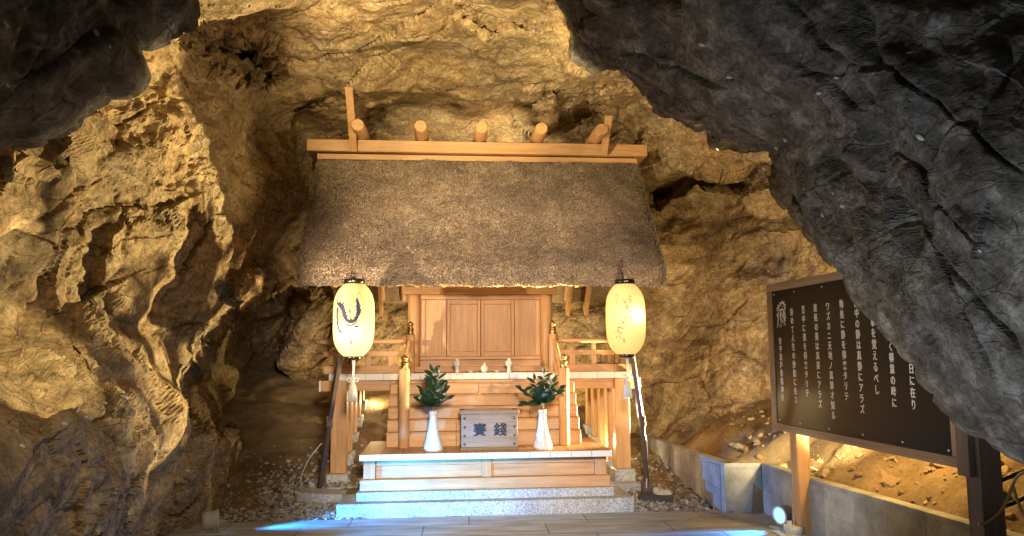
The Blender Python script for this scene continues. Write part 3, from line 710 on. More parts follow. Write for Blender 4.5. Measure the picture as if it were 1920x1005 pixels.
# sanctuary box
for sx in (-1, 1): part("column", WZ, MB().cyl((sx*0.785, 9.0, 1.341), (sx*0.785, 9.0, 2.245), 0.073, 28))
m = MB().box(-0.712, 0.712, 8.985, 9.06, 2.190, 2.245, 0.004); part("lintel", WX, m)
part("fascia", WX, MB().box(-0.905, 0.905, 8.93, 9.05, 2.2465, 2.335, 0.004))
part("sill", WX, MB().box(-0.712, 0.712, 8.955, 9.05, 1.482, 1.520, 0.004))
m = MB().box(-0.712, 0.712, 9.0, 9.05, 1.3415, 1.4805, 0.003); m.box(-0.80, 0.80, 8.90, 8.998, 1.3415, 1.402, 0.004); part("base_board", WX, m)
for a, b in ((-0.711, -0.405), (0.405, 0.711)):
    o = part("wall_panel", WZ, MB().box(a, b, 9.035, 9.06, 1.5215, 2.189, 0.002))
    for u, v in ((a, a+0.055), (b-0.055, b)): part("stile", WZ, MB().box(u, v, 9.012, 9.034, 1.5215, 2.189, 0.003), o)
for sx in (-1, 1):
    a, b = sorted((sx*0.003, sx*0.400)); o = part("door", WZ, MB().box(a+0.04, b-0.04, 9.022, 9.05, 1.575, 2.135, 0.002))
    for u, v in ((a, a+0.039), (b-0.039, b)): part("stile", WZ, MB().box(u, v, 9.005, 9.045, 1.5215, 2.189, 0.004), o)
    for u, v in ((2.136, 2.189), (1.5215, 1.574)): part("door_rail", WX, MB().box(a+0.0395, b-0.0395, 9.007, 9.045, u, v, 0.003), o)
    if sx > 0: part("keyhole_plate", BLACKL, MB().box(0.185, 0.195, 9.018, 9.0215, 1.60, 1.625, 0.001), o)
for v in ((-0.85, -0.79, 9.08, 10.1), (0.79, 0.85, 9.08, 10.1), (-0.789, 0.789, 10.02, 10.08)): part("side_wall", WY, MB().box(*v, 1.341, 2.26, 0.003))

# railings
def giboshi(x, y, z):
    return [(0.036, z), (0.040, z+0.004), (0.036, z+0.010), (0.034, z+0.05), (0.040, z+0.056), (0.040, z+0.064), (0.033, z+0.070), (0.027, z+0.078), (0.024, z+0.09), (0.034, z+0.108), (0.035, z+0.118), (0.026, z+0.132), (0.012, z+0.143), (0.003, z+0.152)]
for sx in (-1, 1):
    p = part("newel_post", WZ, MB().cyl((sx*0.843, 8.09, 0.5845), (sx*0.843, 8.09, 1.395), 0.056, 28)); part("finial", BRASS, MB().lathe(giboshi(0, 0, 1.395), (sx*0.843, 8.09, 0), 24), p)
    p = part("newel_post", WZ, MB().cyl((sx*0.806, 8.60, 1.3415), (sx*0.806, 8.60, 1.768), 0.05, 28)); part("finial", BRASS, MB().lathe(giboshi(0, 0, 1.768), (sx*0.806, 8.60, 0), 24), p)
    m = MB(); m.cyl((sx*0.815, 8.56, 1.700), (sx*0.838, 8.12, 1.300), 0.027, 16); m.bar((sx*0.815, 8.56, 1.60), (sx*0.838, 8.13, 1.19), 0.03, 0.05); m.bar((sx*0.815, 8.52, 1.45), (sx*0.838, 8.13, 1.06), 0.05, 0.09)
    part("handrail", WY, m)
    rl = part("railing", WX, MB().cyl((sx*0.857, 8.60, 1.692), (sx*1.80, 8.60, 1.692), 0.028, 18))
    m = MB(); a, b = sorted((sx*0.853, sx*1.755)); m.box(a, b, 8.585, 8.615, 1.530, 1.585, 0.003); m.box(a, b, 8.572, 8.63, 1.3415, 1.425, 0.003); part("rail", WX, m, rl)
    for x in (1.02, 1.27, 1.62):
        part("baluster", WZ, MB().box(sx*x-0.03, sx*x+0.03, 8.582, 8.618, 1.4255, 1.529, 0.002), rl)
        if x > 1.2: part("baluster", WZ, MB().box(sx*x-0.022, sx*x+0.022, 8.585, 8.615, 1.5855, 1.668, 0.002), rl)
    rl2 = part("railing", WY, MB().cyl((sx*1.62, 8.46, 1.700), (sx*1.62, 10.3, 1.700), 0.028, 18))
    m = MB(); m.box(sx*1.62-0.015, sx*1.62+0.015, 8.632, 10.25, 1.532, 1.584, 0.003); m.box(sx*1.62-0.028, sx*1.62+0.028, 8.632, 10.25, 1.3415, 1.424, 0.003); part("rail", WY, m, rl2)
    for y in (9.0, 9.4, 9.8, 10.2): part("baluster", WZ, MB().box(sx*1.62-0.018, sx*1.62+0.018, y-0.03, y+0.03, 1.4245, 1.531, 0.002), rl2)

# roof: rafters, thatch, ridge
for x in (-1.57, -1.28, -1.0, -0.715, -0.43, -0.143, 0.143, 0.43, 0.715, 1.0, 1.28, 1.57):
    part("rafter", WY, MB().cyl((x, 8.06, 2.275), (x, 9.30, 3.72), 0.034, 14)); part("rafter", WY, MB().cyl((x, 10.56, 2.30), (x, 9.34, 3.72), 0.034, 14))
for v in ((-1.85, 1.85, 8.30, 8.40, 2.40, 2.47), (-1.85, 1.85, 10.1, 10.22, 2.46, 2.58), (-1.88, 1.88, 9.24, 9.40, 3.50, 3.66)): part("purlin", WX, MB().box(*v, 0.003))
for sx in (-1, 1):
    for x in (1.30, 1.56):
        part("barge_board", WY, MB().bar((sx*x, 10.62, 2.12), (sx*x, 9.42, 3.56), 0.05, 0.16))
        part("barge_board", WY, MB().bar((sx*x, 8.34, 2.50), (sx*x, 9.22, 3.56), 0.04, 0.10))

def thatch():
    W = 1.945
    # section, going round from the front eave bottom over the ridge to the back eave and under
    prof = [(8.02, 2.262), (7.965, 2.262), (7.94, 2.30), (7.925, 2.44), (7.945, 2.49), (8.15, 2.76), (8.55, 3.27), (9.02, 3.86), (9.32, 3.95), (9.62, 3.86), (10.1, 3.27), (10.5, 2.76), (10.71, 2.49), (10.73, 2.44), (10.70, 2.28), (10.60, 2.262), (9.95, 3.05), (9.32, 3.78), (8.70, 3.05)]
    P = [np.array(p) for p in prof]; pts = []
    n = len(P)
    for i in range(n):
        a, b = P[i], P[(i+1) % n]; k = max(1, int(np.hypot(*(b-a))/0.03))
        for j in range(k): pts.append(a+(b-a)*j/k)
    pts = np.array(pts); np_ = len(pts)
    xs = np.arange(-W, W+0.001, 0.03); nx = len(xs)
    bulge = 0.0
    V = np.array([[x, p[0]-8.8, p[1]] for x in xs for p in pts])
    # soft ends: pull the outline in near the gable
    for i, x in enumerate(xs):
        e = max(0, abs(x)-(W-0.10))/0.10
        c = np.array([0.52, 3.0]); sl = slice(i*np_, (i+1)*np_)
        V[sl, 1:] = V[sl, 1:] + (c-V[sl, 1:])*0.030*e*e
    V = V+0.018*np.stack([0*V[:, 0], fbm(V*5, 3, 700), fbm(V*5+4, 3, 710)], 1)
    F = []
    for i in range(nx-1):
        for j in range(np_): F.append((i*np_+j, i*np_+(j+1) % np_, (i+1)*np_+(j+1) % np_, (i+1)*np_+j))
    o = from_np("thatched_roof", V, np.array(F), STRAW, S, True)
    me = o.data; bm = bmesh.new(); bm.from_mesh(me); bm.verts.ensure_lookup_table()
    bm.faces.new([bm.verts[j] for j in range(np_)]); bm.faces.new([bm.verts[(nx-1)*np_+j] for j in range(np_)][::-1])
    bmesh.ops.recalc_face_normals(bm, faces=bm.faces[:]); bm.to_mesh(me); bm.free()
    # cut straw ends standing out of the surface
    r = np.random.default_rng(3); n = 110000
    seg = np.array([(P[i], P[i+1]) for i in range(1, 8)]); ln = np.hypot(*(seg[:, 1]-seg[:, 0]).T); pr = ln/ln.sum()
    k = r.choice(len(seg), n, p=pr); t = r.uniform(size=n); x = r.uniform(-W, W, n)
    yz = seg[k, 0]+(seg[k, 1]-seg[k, 0])*t[:, None]; d = seg[k, 1]-seg[k, 0]; d /= np.linalg.norm(d, axis=1)[:, None]
    B = np.stack([x, yz[:, 0]-8.8, yz[:, 1]], 1); B = B+0.018*np.stack([0*x, fbm(B*5, 3, 700), fbm(B*5+4, 3, 710)], 1)
    nrm = np.stack([0*x, -d[:, 1], d[:, 0]], 1); dn = np.stack([0*x, -d[:, 0], -d[:, 1]], 1)
    # gable ends
    n2 = 12000; s2 = r.choice([-1, 1], n2); u = r.uniform(size=n2); w = r.uniform(size=n2)
    k2 = r.choice(len(seg), n2, p=pr); yz2 = seg[k2, 0]+(seg[k2, 1]-seg[k2, 0])*u[:, None]
    d2 = seg[k2, 1]-seg[k2, 0]; d2 /= np.linalg.norm(d2, axis=1)[:, None]; inn = np.stack([d2[:, 1], -d2[:, 0]], 1)
    yz2 = yz2+inn*(0.02+0.18*w)[:, None]
    B2 = np.stack([s2*W, yz2[:, 0]-8.8, yz2[:, 1]], 1); B = np.concatenate([B, B2])
    nrm = np.concatenate([nrm, np.stack([s2*1.0, 0*u, 0*u], 1)]); dn = np.concatenate([dn, np.stack([0*u, -d2[:, 0], -d2[:, 1]], 1)])
    N = len(B); ax = nrm*0.9+dn*0.4+r.normal(size=(N, 3))*0.40; ax /= np.linalg.norm(ax, axis=1)[:, None]
    L = r.uniform(0.008, 0.026, N); wd = r.uniform(0.0020, 0.0040, N)
    a = np.cross(ax, r.normal(size=(N, 3))); a /= np.linalg.norm(a, axis=1)[:, None]; b = np.cross(ax, a)
    root = B-ax*0.010; tip = B+ax*L[:, None]; V = []
    for q in range(3):
        th = 2*PI*q/3; off = (a*math.cos(th)+b*math.sin(th))*wd[:, None]; V += [root+off, tip+off*0.8]
    V = np.stack(V, 1).reshape(-1, 3); base = (np.arange(N)*6)[:, None]
    Fq = np.concatenate([base+np.array([[0, 2, 3, 1]]), base+np.array([[2, 4, 5, 3]]), base+np.array([[4, 0, 1, 5]])])
    s = from_np("straw", V, Fq, STRAW, o); return o
thatch()
part("ridge_board", WX, MB().box(-1.955, 1.955, 9.04, 9.60, 3.885, 3.952, 0.004))
part("ridge_cap", WX, MB().box(-2.07, 2.07, 8.98, 9.66, 3.968, 4.112, 0.006))
for x in (-1.435, -0.712, 0.0, 0.712, 1.435):
    part("ridge_log", WY, MB().tube([(x, 8.64, 4.193), (x, 8.652, 4.193), (x, 8.85, 4.195), (x, 9.78, 4.195), (x, 10.04, 4.193), (x, 10.05, 4.193)], [0.066, 0.072, 0.082, 0.082, 0.072, 0.066], 28))
for sx, zt in ((-1, 4.56), (1, 4.35)):
    yb, yt = 8.945, 8.945-0.93*(zt-3.95)
    part("crossed_gable_board", WZ, MB().bar((sx*1.512, 8.955, 3.965), (sx*1.512, 8.955-0.95*(zt-3.965)*0.98, zt), 0.085, 0.035, 0.003, (0, -1, 0)))
    part("crossed_gable_board", WZ, MB().bar((sx*1.512, 9.70, 3.965), (sx*1.512, 9.70+0.95*(zt-3.965)*0.98, zt), 0.085, 0.035, 0.003, (0, 1, 0)))

# ------------------------------------------------------------------ things on the shrine
def loc(x, y, z): return (CX+x, y, z)
ob = empty("offering_box", loc(0.03, 7.90, 0.5842), "weathered wooden offering box with brushed characters on the platform", "offering box")
m = MB(); m.box(-0.283, 0.283, -0.13, 0.13, 0.03, 0.36, 0.003); m.build("body", BX, ob)
m = MB(); m.box(-0.296, 0.296, -0.142, 0.142, 0.0, 0.0295, 0.004); m.build("base_rim", BX, ob)
m = MB(); m.box(-0.300, 0.300, -0.148, -0.10, 0.361, 0.398, 0.004); m.box(-0.300, 0.300, 0.10, 0.148, 0.361, 0.398, 0.004); m.box(-0.300, -0.25, -0.099, 0.099, 0.361, 0.398, 0.004); m.box(0.25, 0.300, -0.099, 0.099, 0.361, 0.398, 0.004)
m.build("top_rim", BX, ob)
m = MB()
for k in range(7): m.box(-0.249, 0.249, -0.092+0.027*k, -0.078+0.027*k, 0.362, 0.385, 0.002)
m.build("grille", BX, ob)
for sx in (-1, 1):
    for z in (0.06, 0.145, 0.23, 0.318):
        M = Matrix.Translation((sx*0.252, -0.131, z)) @ Matrix.Rotation(PI/2, 4, 'X')
        MB().lathe([(0.013, 0), (0.012, 0.004), (0.007, 0.008), (0.0005, 0.010)], (0, 0, 0), 12, M).build("nail_head", IRON, ob)
for ch, x in (("賽", -0.098), ("錢", 0.108)):
    t = text_mesh("lettering", ch, 0.135, BOXINK, ob, 0.0012, 1.0, 1.0, 0.003); t.location = (x, -0.1335, 0.262); t.rotation_euler = (PI/2, 0, 0)

VPROF = [(0.088, 0.0), (0.096, 0.006), (0.099, 0.03), (0.094, 0.055), (0.075, 0.12), (0.058, 0.18), (0.047, 0.24), (0.039, 0.31), (0.036, 0.345), (0.037, 0.355), (0.041, 0.357), (0.041, 0.394), (0.036, 0.398), (0.031, 0.394), (0.030, 0.33)]
def vase(x, label):
    v = MB().lathe(VPROF, (0, 0, 0), 40).build("vase", PORC); v.location = loc(x, 7.78, 0.5842); return tag(v, label, "vase", "white porcelain vases")
vase(-0.535, "white flared porcelain vase left of the offering box"); vase(0.570, "white flared porcelain vase right of the offering box")

def leaf_np(L, W):
    prof = [(0, 0.02), (0.12, 0.5), (0.3, 0.9), (0.5, 1.0), (0.7, 0.82), (0.88, 0.42), (1.0, 0.02)]
    V = []
    for t, w in prof:
        z = -0.16*L*t*t
        V += [(-w*W/2, t*L, z+0.10*W*w), (0, t*L, z), (w*W/2, t*L, z+0.10*W*w)]
    F = []
    for i in range(len(prof)-1):
        a = i*3; F += [(a, a+1, a+4, a+3), (a+1, a+2, a+5, a+4)]
    return np.array(V), np.array(F)
def branch(x, stems, seed, label):
    r = random.Random(seed); e = empty("evergreen_branch", loc(x, 7.78, 0.5842+0.33), label, "branch", "evergreen branches in the vases")
    V = []; F = []; o = 0; sm = MB()
    for (tx, ty, tz, nl) in stems:
        pts = smooth_path([(0, 0, 0), (tx*0.12, ty*0.12, 0.14), (tx*0.55, ty*0.6, 0.14+(tz-0.14)*0.5), (tx, ty, tz)], 6)
        sm.tube(pts, [0.005-0.003*i/len(pts) for i in range(len(pts))], 6)
        for i in range(nl):
            t = 0.30+0.70*(i/(nl-1)); p = pts[min(int(t*(len(pts)-1)), len(pts)-1)]
            d = (pts[-1]-pts[len(pts)//2]).normalized()
            side = Vector((0.95 if i % 2 else -0.95, r.uniform(-0.9, 0.25), r.uniform(-0.15, 0.5)))
            y = (d*(0.55 if i < nl-1 else 3)+side*0.9).normalized(); z = Vector((r.uniform(-.5, .5), -1.0, r.uniform(0.1, 0.9))); z = (z-y*z.dot(y)).normalized(); xx = y.cross(z)
            lv, lf = leaf_np(r.uniform(0.075, 0.115), r.uniform(0.034, 0.050))
            M = np.array([xx, y, z]).T; V.append(lv @ M.T+np.array(p)); F.append(lf+o); o += len(lv)
    from_np("foliage", np.concatenate(V), np.concatenate(F), LEAF, e, True); sm.build("stem", STEM, e)
branch(-0.535, [(-0.01, -0.02, 0.46, 15), (0.05, -0.03, 0.42, 13), (-0.10, -0.05, 0.27, 13), (0.11, -0.03, 0.30, 13), (-0.13, 0.0, 0.19, 11), (0.13, -0.04, 0.20, 10), (-0.03, 0.05, 0.36, 12), (-0.08, -0.08, 0.18, 10), (0.03, -0.06, 0.30, 12)], 4, "tall narrow evergreen branch in the left white vase")
branch(0.570, [(0.02, -0.02, 0.43, 13), (-0.08, -0.03, 0.36, 12), (-0.21, -0.03, 0.28, 9), (-0.17, -0.05, 0.13, 11), (0.10, -0.04, 0.34, 12), (0.17, -0.03, 0.27, 12), (0.0, -0.08, 0.26, 13), (0.09, 0.03, 0.22, 12), (-0.05, -0.07, 0.22, 12), (0.05, -0.1, 0.18, 10)], 9, "broad spreading evergreen branch in the right white vase")

def lathe_thing(name, prof, x, y, z, mat, label, cat, group):
    o = MB().lathe(prof, (0, 0, 0), 28).build(name, mat); o.location = loc(x, y, z); return tag(o, label, cat, group)
HEI = [(0.030, 0), (0.032, 0.004), (0.027, 0.02), (0.022, 0.045), (0.028, 0.065), (0.043, 0.085), (0.047, 0.103), (0.040, 0.120), (0.022, 0.130), (0.019, 0.134), (0.024, 0.137), (0.024, 0.15), (0.018, 0.156), (0.001, 0.158)]
MIZ = [(0.028, 0), (0.038, 0.010), (0.046, 0.034), (0.044, 0.056), (0.030, 0.076), (0.012, 0.092), (0.008, 0.10), (0.010, 0.106), (0.004, 0.113), (0.0005, 0.118)]
DISH = [(0.020, 0), (0.022, 0.004), (0.050, 0.018), (0.052, 0.021), (0.046, 0.019), (0.018, 0.008), (0.0005, 0.007)]
lathe_thing("sake_jar", HEI, -0.284, 8.57, 1.3415, PORC, "white lidded sake jar left of the small round flask", "sake jar", "white sake jars")
lathe_thing("sake_jar", HEI, 0.300, 8.57, 1.3415, PORC, "white lidded sake jar right of the small round flask", "sake jar", "white sake jars")
lathe_thing("water_flask", MIZ, 0.022, 8.56, 1.3415, PORC, "small round pointed white water flask in the middle of the deck edge", "flask", None)
lathe_thing("dish", DISH, -0.130, 8.56, 1.3415, PORC, "shallow white dish left of the round flask", "dish", "white offering dishes")
lathe_thing("dish", DISH, 0.165, 8.56, 1.3415, PORC, "shallow white dish right of the round flask", "dish", "white offering dishes")

# ------------------------------------------------------------------ paper lanterns on their poles
def paper_mat():
    m = bpy.data.materials.new("lantern_paper"); t, N, L, b = nodes(m)
    tc = N.new('ShaderNodeTexCoord'); n = noise(N, L, tc.outputs['Object'], 40, 5, 0.7)
    r = ramp(N, [(0.3, (0.82, 0.69, 0.40)), (0.7, (0.90, 0.78, 0.48))]); L.new(n.outputs['Fac'], r.inputs[0])
    L.new(r.outputs[0], b.inputs['Base Color']); b.inputs['Roughness'].default_value = 0.8
    tr = N.new('ShaderNodeBsdfTranslucent'); L.new(r.outputs[0], tr.inputs[0])
    mx = N.new('ShaderNodeMixShader'); mx.inputs[0].default_value = 0.55
    em = N.new('ShaderNodeEmission'); em.inputs[0].default_value = (1.0, 0.80, 0.36, 1); em.inputs[1].default_value = 0.035
    ad = N.new('ShaderNodeAddShader'); L.new(b.outputs[0], mx.inputs[1]); L.new(tr.outputs[0], mx.inputs[2])
    L.new(mx.outputs[0], ad.inputs[0]); L.new(em.outputs[0], ad.inputs[1]); L.new(ad.outputs[0], N['Material Output'].inputs['Surface'])
    return m
PAPER = paper_mat()
LZ0, LH, LR = -0.35, 0.70, 0.198                                  # lantern body about its centre
def lrad(z):
    t = (z-LZ0)/LH; t = min(max(t, 0), 1)
    e = abs(2*t-1); return LR*(1-0.52*e**4.2)*(1-0.03*e*e)
def lantern_body():
    prof = []; n = 38
    for i in range(n*4+1):
        z = LZ0+LH*i/(n*4); prof.append((lrad(z)*(1-0.010*abs(math.cos(PI*i/4))**6), z))
    return prof
def stroke(m, pts, widths, off=0.0035, wrap=1.0, yaw=0.0):
    """brush stroke lying on the lantern: pts are (right, up) in metres as seen from the front"""
    P = smooth_path([(p[0], p[1], 0) for p in pts], 6); n = len(P)
    w = np.interp(np.linspace(0, 1, n), np.linspace(0, 1, len(widths)), widths)
    def on(x, z):
        R = lrad(z)+off; a = x/LR*1.0+yaw; return Vector((R*math.sin(a), -R*math.cos(a), z))
    bm = m.bm; prev = None
    for i, p in enumerate(P):
        d = (P[min(i+1, n-1)]-P[max(i-1, 0)]); d.normalize(); nx, nz = -d.y, d.x
        a = bm.verts.new(on(p.x+nx*w[i]/2, p.y+nz*w[i]/2)); b = bm.verts.new(on(p.x-nx*w[i]/2, p.y-nz*w[i]/2))
        if prev: bm.faces.new((prev[0], a, b, prev[1]))
        prev = (a, b)
def lantern(px, Y, label, bulb, yaw, lit, style):
    c = aY(px, 598, Y); z = 1.885
    e = empty("paper_lantern", (c[0], Y, z), label, "paper lantern", "paper lanterns in front of the shrine")
    body = MB().lathe(lantern_body(), (0, 0, 0), 56, None, True, False).build("paper_body", PAPER, e)
    MB().lathe([(0.094, 0.345), (0.100, 0.346), (0.100, 0.392), (0.094, 0.394), (0.03, 0.394), (0.03, 0.385), (0.0005, 0.385)], (0, 0, 0), 40).build("top_cap", BLACKL, e)
    MB().lathe([(0.0005, -0.382), (0.074, -0.382), (0.080, -0.380), (0.080, -0.342), (0.074, -0.341)], (0, 0, 0), 40).build("bottom_cap", BLACKL, e)
    m = MB()
    m.tube([(0, -0.099, 0.37), (0, -0.106, 0.37)], 0.010, 10); m.build("rivet", BRASS, e); m = MB()
    m.tube(smooth_path([(-0.085, 0, 0.39), (-0.06, 0, 0.48), (0, 0, 0.53), (0.06, 0, 0.48), (0.085, 0, 0.39)], 6), 0.0035, 6); m.build("hanger", IRON, e)
    # cord, bow and tassel
    m = MB(); m.tube([(0, 0, -0.38), (0.003, -0.005, -0.48), (0, -0.005, -0.60)], 0.007, 8); m.tube([(0.016, 0, -0.38), (0.012, 0, -0.47), (0.004, 0, -0.58)], 0.005, 8)
    for s in (-1, 1): m.tube(smooth_path([(0, -0.012, -0.575), (s*0.035, -0.014, -0.555), (s*0.055, -0.014, -0.575), (s*0.035, -0.014, -0.592), (0, -0.012, -0.578)], 5), 0.005, 6)
    m.lathe([(0.012, -0.615), (0.016, -0.60), (0.012, -0.585)], (0, -0.005, 0), 12); m.build("cord", CORD, e)
    b = MB(); r = random.Random(int(px))
    b.lathe([(0.014, -0.60), (0.024, -0.625), (0.030, -0.66), (0.040, -0.765), (0.0005, -0.765)], (0, -0.005, 0), 20)
    for k in range(26):
        a = 2*PI*k/26; b.tube([(0.022*math.cos(a), -0.005+0.022*math.sin(a), -0.625), (0.032*math.cos(a), -0.005+0.032*math.sin(a), -0.67), (0.043*math.cos(a+r.uniform(-.1, .1)), -0.005+0.043*math.sin(a), -0.775-r.uniform(0, 0.012))], 0.0045, 5)
    b.build("tassel", CORD, e)
    if style == 'left':
        k = 0.39/330.0
        def q(x, y): return ((x-522)*k, (420-y)*k*1.03)
        d = MB()
        S_ = lambda pts, w: stroke(d, [q(*p) for p in pts], [v*k*1.12+0.0014 for v in w], 0.0035, 1, yaw)
        S_([(390, 300), (415, 305), (440, 325), (458, 360), (470, 400), (490, 430), (520, 442), (548, 432), (568, 400), (577, 350), (572, 300), (562, 258)], [10, 30, 34, 28, 24, 20, 26, 20, 20, 26, 22, 10])
        S_([(395, 330), (392, 380), (396, 430), (405, 470), (420, 505), (440, 525), (462, 530)], [18, 16, 15, 14, 14, 12, 5])
        S_([(470, 442), (500, 468), (530, 466), (555, 450), (580, 425)], [4, 9, 9, 7, 3]); S_([(410, 350), (418, 400), (425, 450)], [3, 6, 3])
        S_([(440, 372), (450, 410), (470, 440)], [3, 5, 3]); S_([(578, 400), (590, 370), (596, 340)], [3, 8, 3])
        S_([(548, 470), (565, 478), (585, 472)], [4, 9, 3]); S_([(545, 462), (552, 480), (575, 486)], [3, 5, 3])
        S_([(388, 300), (384, 270), (392, 232)], [12, 6, 2]); S_([(392, 270), (380, 262)], [5, 2]); S_([(395, 256), (384, 245)], [5, 2])
        S_([(400, 296), (420, 285), (425, 275)], [8, 6, 2]); S_([(440, 312), (452, 300), (460, 282)], [8, 9, 3]); S_([(455, 320), (468, 312)], [6, 2])
        S_([(495, 350), (510, 362), (500, 375)], [5, 5, 2]); S_([(512, 345), (514, 372), (525, 380)], [3, 4, 2]); S_([(505, 405), (518, 412), (516, 430)], [3, 5, 2])
        for x0, y0, x1, y1 in ((392, 400, 378, 404), (398, 440, 384, 446), (408, 478, 395, 488), (424, 508, 414, 522), (470, 395, 482, 388), (478, 412, 492, 404), (560, 410, 548, 402), (566, 380, 552, 372), (562, 330, 550, 324), (556, 290, 545, 284)):
            S_([(x0, y0), ((x0+x1)/2, (y0+y1)/2-2), (x1, y1)], [9, 6, 2])
        S_([(445, 550), (455, 558), (450, 568)], [3, 4, 2])
        S_([(450, 588), (462, 590)], [4, 4]); S_([(456, 582), (456, 618)], [4, 3]); S_([(448, 602), (464, 601)], [4, 3]); S_([(450, 616), (463, 615)], [3, 3])
        S_([(510, 590), (535, 588)], [5, 5]); S_([(514, 600), (532, 600)], [5, 5]); S_([(511, 611), (538, 612)], [5, 4]); S_([(514, 586), (512, 614)], [5, 4]); S_([(527, 586), (528, 614)], [5, 4])
        body = [(398, 306), (440, 325), (458, 360), (470, 400), (490, 430), (520, 442), (548, 432), (568, 400), (577, 350), (572, 300)]; r2 = random.Random(2)
        for (x0, y0), (x1, y1) in zip(body, body[1:]):
            for j in range(3):
                t = r2.random(); x, y = x0+(x1-x0)*t, y0+(y1-y0)*t; dx, dy = y1-y0, x0-x1; n = math.hypot(dx, dy); w = r2.choice((-1, 1))*r2.uniform(14, 30)/n
                S_([(x, y), (x+dx*w*0.6+3, y+dy*w*0.6), (x+dx*w, y+dy*w+5)], [7, 5, 2])
        d.build("painted_dragon", INK, e)
        d = MB(); S_ = lambda pts, w: stroke(d, [q(*p) for p in pts], [v*k*1.1 for v in w], 0.0032, 1, yaw)
        S_([(520, 330), (528, 300), (515, 275), (502, 245), (508, 222), (522, 218), (530, 240), (535, 280), (545, 320)], [3, 4, 4, 4, 4, 4, 4, 4, 3])
        S_([(572, 260), (572, 230), (582, 214), (596, 218), (600, 250), (612, 275), (620, 300), (608, 335), (596, 350)], [3, 4, 4, 4, 4, 4, 4, 4, 3])
        S_([(440, 540), (470, 528), (500, 530), (530, 518), (548, 500)], [2, 4, 4, 4, 2])
        d.build("painted_cloud", INKTHIN, e)
    else:
        k = 0.39/330.0; d = MB(); r = random.Random(12)
        def q(x, y): return ((x-1140)*k, (405-y)*k*1.03)
        S_ = lambda pts, w: stroke(d, [q(*p) for p in pts], [v*k*1.1 for v in w], 0.0032, 1, yaw)
        S_([(1005, 290), (1000, 250), (1012, 222), (1028, 212), (1030, 240), (1018, 270), (1016, 300)], [2, 4, 4, 4, 4, 4, 2])
        S_([(1115, 235), (1135, 228), (1150, 240)], [2, 4, 2]); S_([(1122, 215), (1126, 250), (1140, 280), (1132, 300)], [3, 4, 4, 2]); S_([(1140, 215), (1142, 260), (1150, 285)], [3, 4, 2]); S_([(1118, 255), (1150, 252)], [3, 3])
        for i in range(46):
            t = i/45; cx = 1075+45*math.sin(5*t)+r.uniform(-14, 14); cy = 262+285*t; p = [(cx, cy)]
            for j in range(3): p.append((p[-1][0]+r.uniform(-20, 20), p[-1][1]+r.uniform(-12, 16)))
            S_(p, [2, 4, 4, 2])
        S_([(1020, 575), (1022, 595)], [4, 3]); S_([(1065, 570), (1082, 568)], [4, 3]); S_([(1064, 582), (1084, 582)], [4, 3]); S_([(1066, 596), (1086, 597)], [4, 3]); S_([(1068, 566), (1066, 600)], [4, 3]); S_([(1078, 570), (1080, 600)], [4, 3])
        d.build("painted_lines", INKTHIN, e)
    l = bpy.data.lights.new("lantern_bulb", 'POINT'); l.energy = lit; l.color = (1.0, 0.78, 0.38); l.shadow_soft_size = 0.04
    lo = bpy.data.objects.new("lantern_bulb", l); COL.objects.link(lo); lo.location = (c[0]+bulb[0], Y+bulb[1], z+bulb[2])
    return e
lantern(663.5, 7.45, "glowing paper lantern with a blue dragon, left of the shrine", (-0.01, -0.125, -0.12), 0.0, 2.1, 'left')
lantern(1173, 7.45, "glowing paper lantern with faint grey brush lines, right of the shrine", (0.06, -0.125, 0.03), 0.05, 2.1, 'right')

def pole(pts, label, foot):
    e = empty("lantern_pole", pts[0], label, "lantern pole", "iron poles holding the lanterns"); o = Vector(pts[0])
    P = [Vector(p)-o for p in pts]
    m = MB()
    for a, b in zip(P, P[1:]): m.bar(a, b, 0.045, 0.045, 0.004)
    m.build("shaft", IRON, e)
    m = MB(); tp = P[-1]; m.tube(smooth_path([tp, tp+Vector((0.0, -0.03, 0.10)), tp+Vector((0.0, -0.06, 0.13)), tp+Vector((0, -0.09, 0.10)), tp+Vector((0, -0.07, 0.06))], 6), 0.010, 8); m.build("hook", IRON, e)
    m = MB(); k = P[len(P)//2]; m.box(k.x-0.030, k.x+0.030, k.y-0.030, k.y+0.030, k.z-0.06, k.z+0.06, 0.004)
    for dz in (-0.04, 0.04): m.tube([(k.x, k.y-0.028, k.z+dz), (k.x, k.y-0.040, k.z+dz)], 0.012, 8)
    m.build("bracket", IRON, e); return e
A0, A1, A2 = aY(600, 912, 8.14), aY(618, 790, 8.0), aY(663.5, 512, 7.49)
pole([A0, A1, A2], "rusty iron pole leaning towards the dragon lantern", None)
B0, B1, B2 = aY(1214, 915, 8.1), aY(1204, 790, 7.95), aY(1163, 512, 7.50)
pole([B0, B1, B2], "rusty iron pole leaning towards the lantern with faint lines", None)
# their footings
a, b = aZ(565, 943, 0.04), aZ(641, 950, 0.04)
fb = MB(); fb.box(-0.235, 0.235, -0.10, 0.10, -0.08, 0.115, 0.010); fb = fb.build("granite_block", GRANITE); fb.location = ((a[0]+b[0])/2, 8.05, 0.06); fb.rotation_euler = (0.10, 0.06, -0.10)
tag(fb, "long pale granite block under the left lantern pole", "stone block")
st_ = MB(); st_.box(-0.055, 0.055, -0.05, 0.05, -0.1, 0.17, 0.006); st_ = st_.build("wooden_stake", DZ); st_.location = (B0[0], B0[1]+0.02, float(earth_z(B0[0], B0[1]))+0.0); tag(st_, "short dark stake at the foot of the right lantern pole", "stake")
sl = MB(); sl.box(-0.16, 0.20, -0.11, 0.10, -0.04, 0.05, 0.015); sl = sl.build("dark_slab", DARKST); sl.location = (B0[0]+0.03, B0[1]-0.12, 0.03); sl.rotation_euler = (0.05, 0.04, -0.2); tag(sl, "flat dark stone slab in front of the right lantern pole", "stone slab")
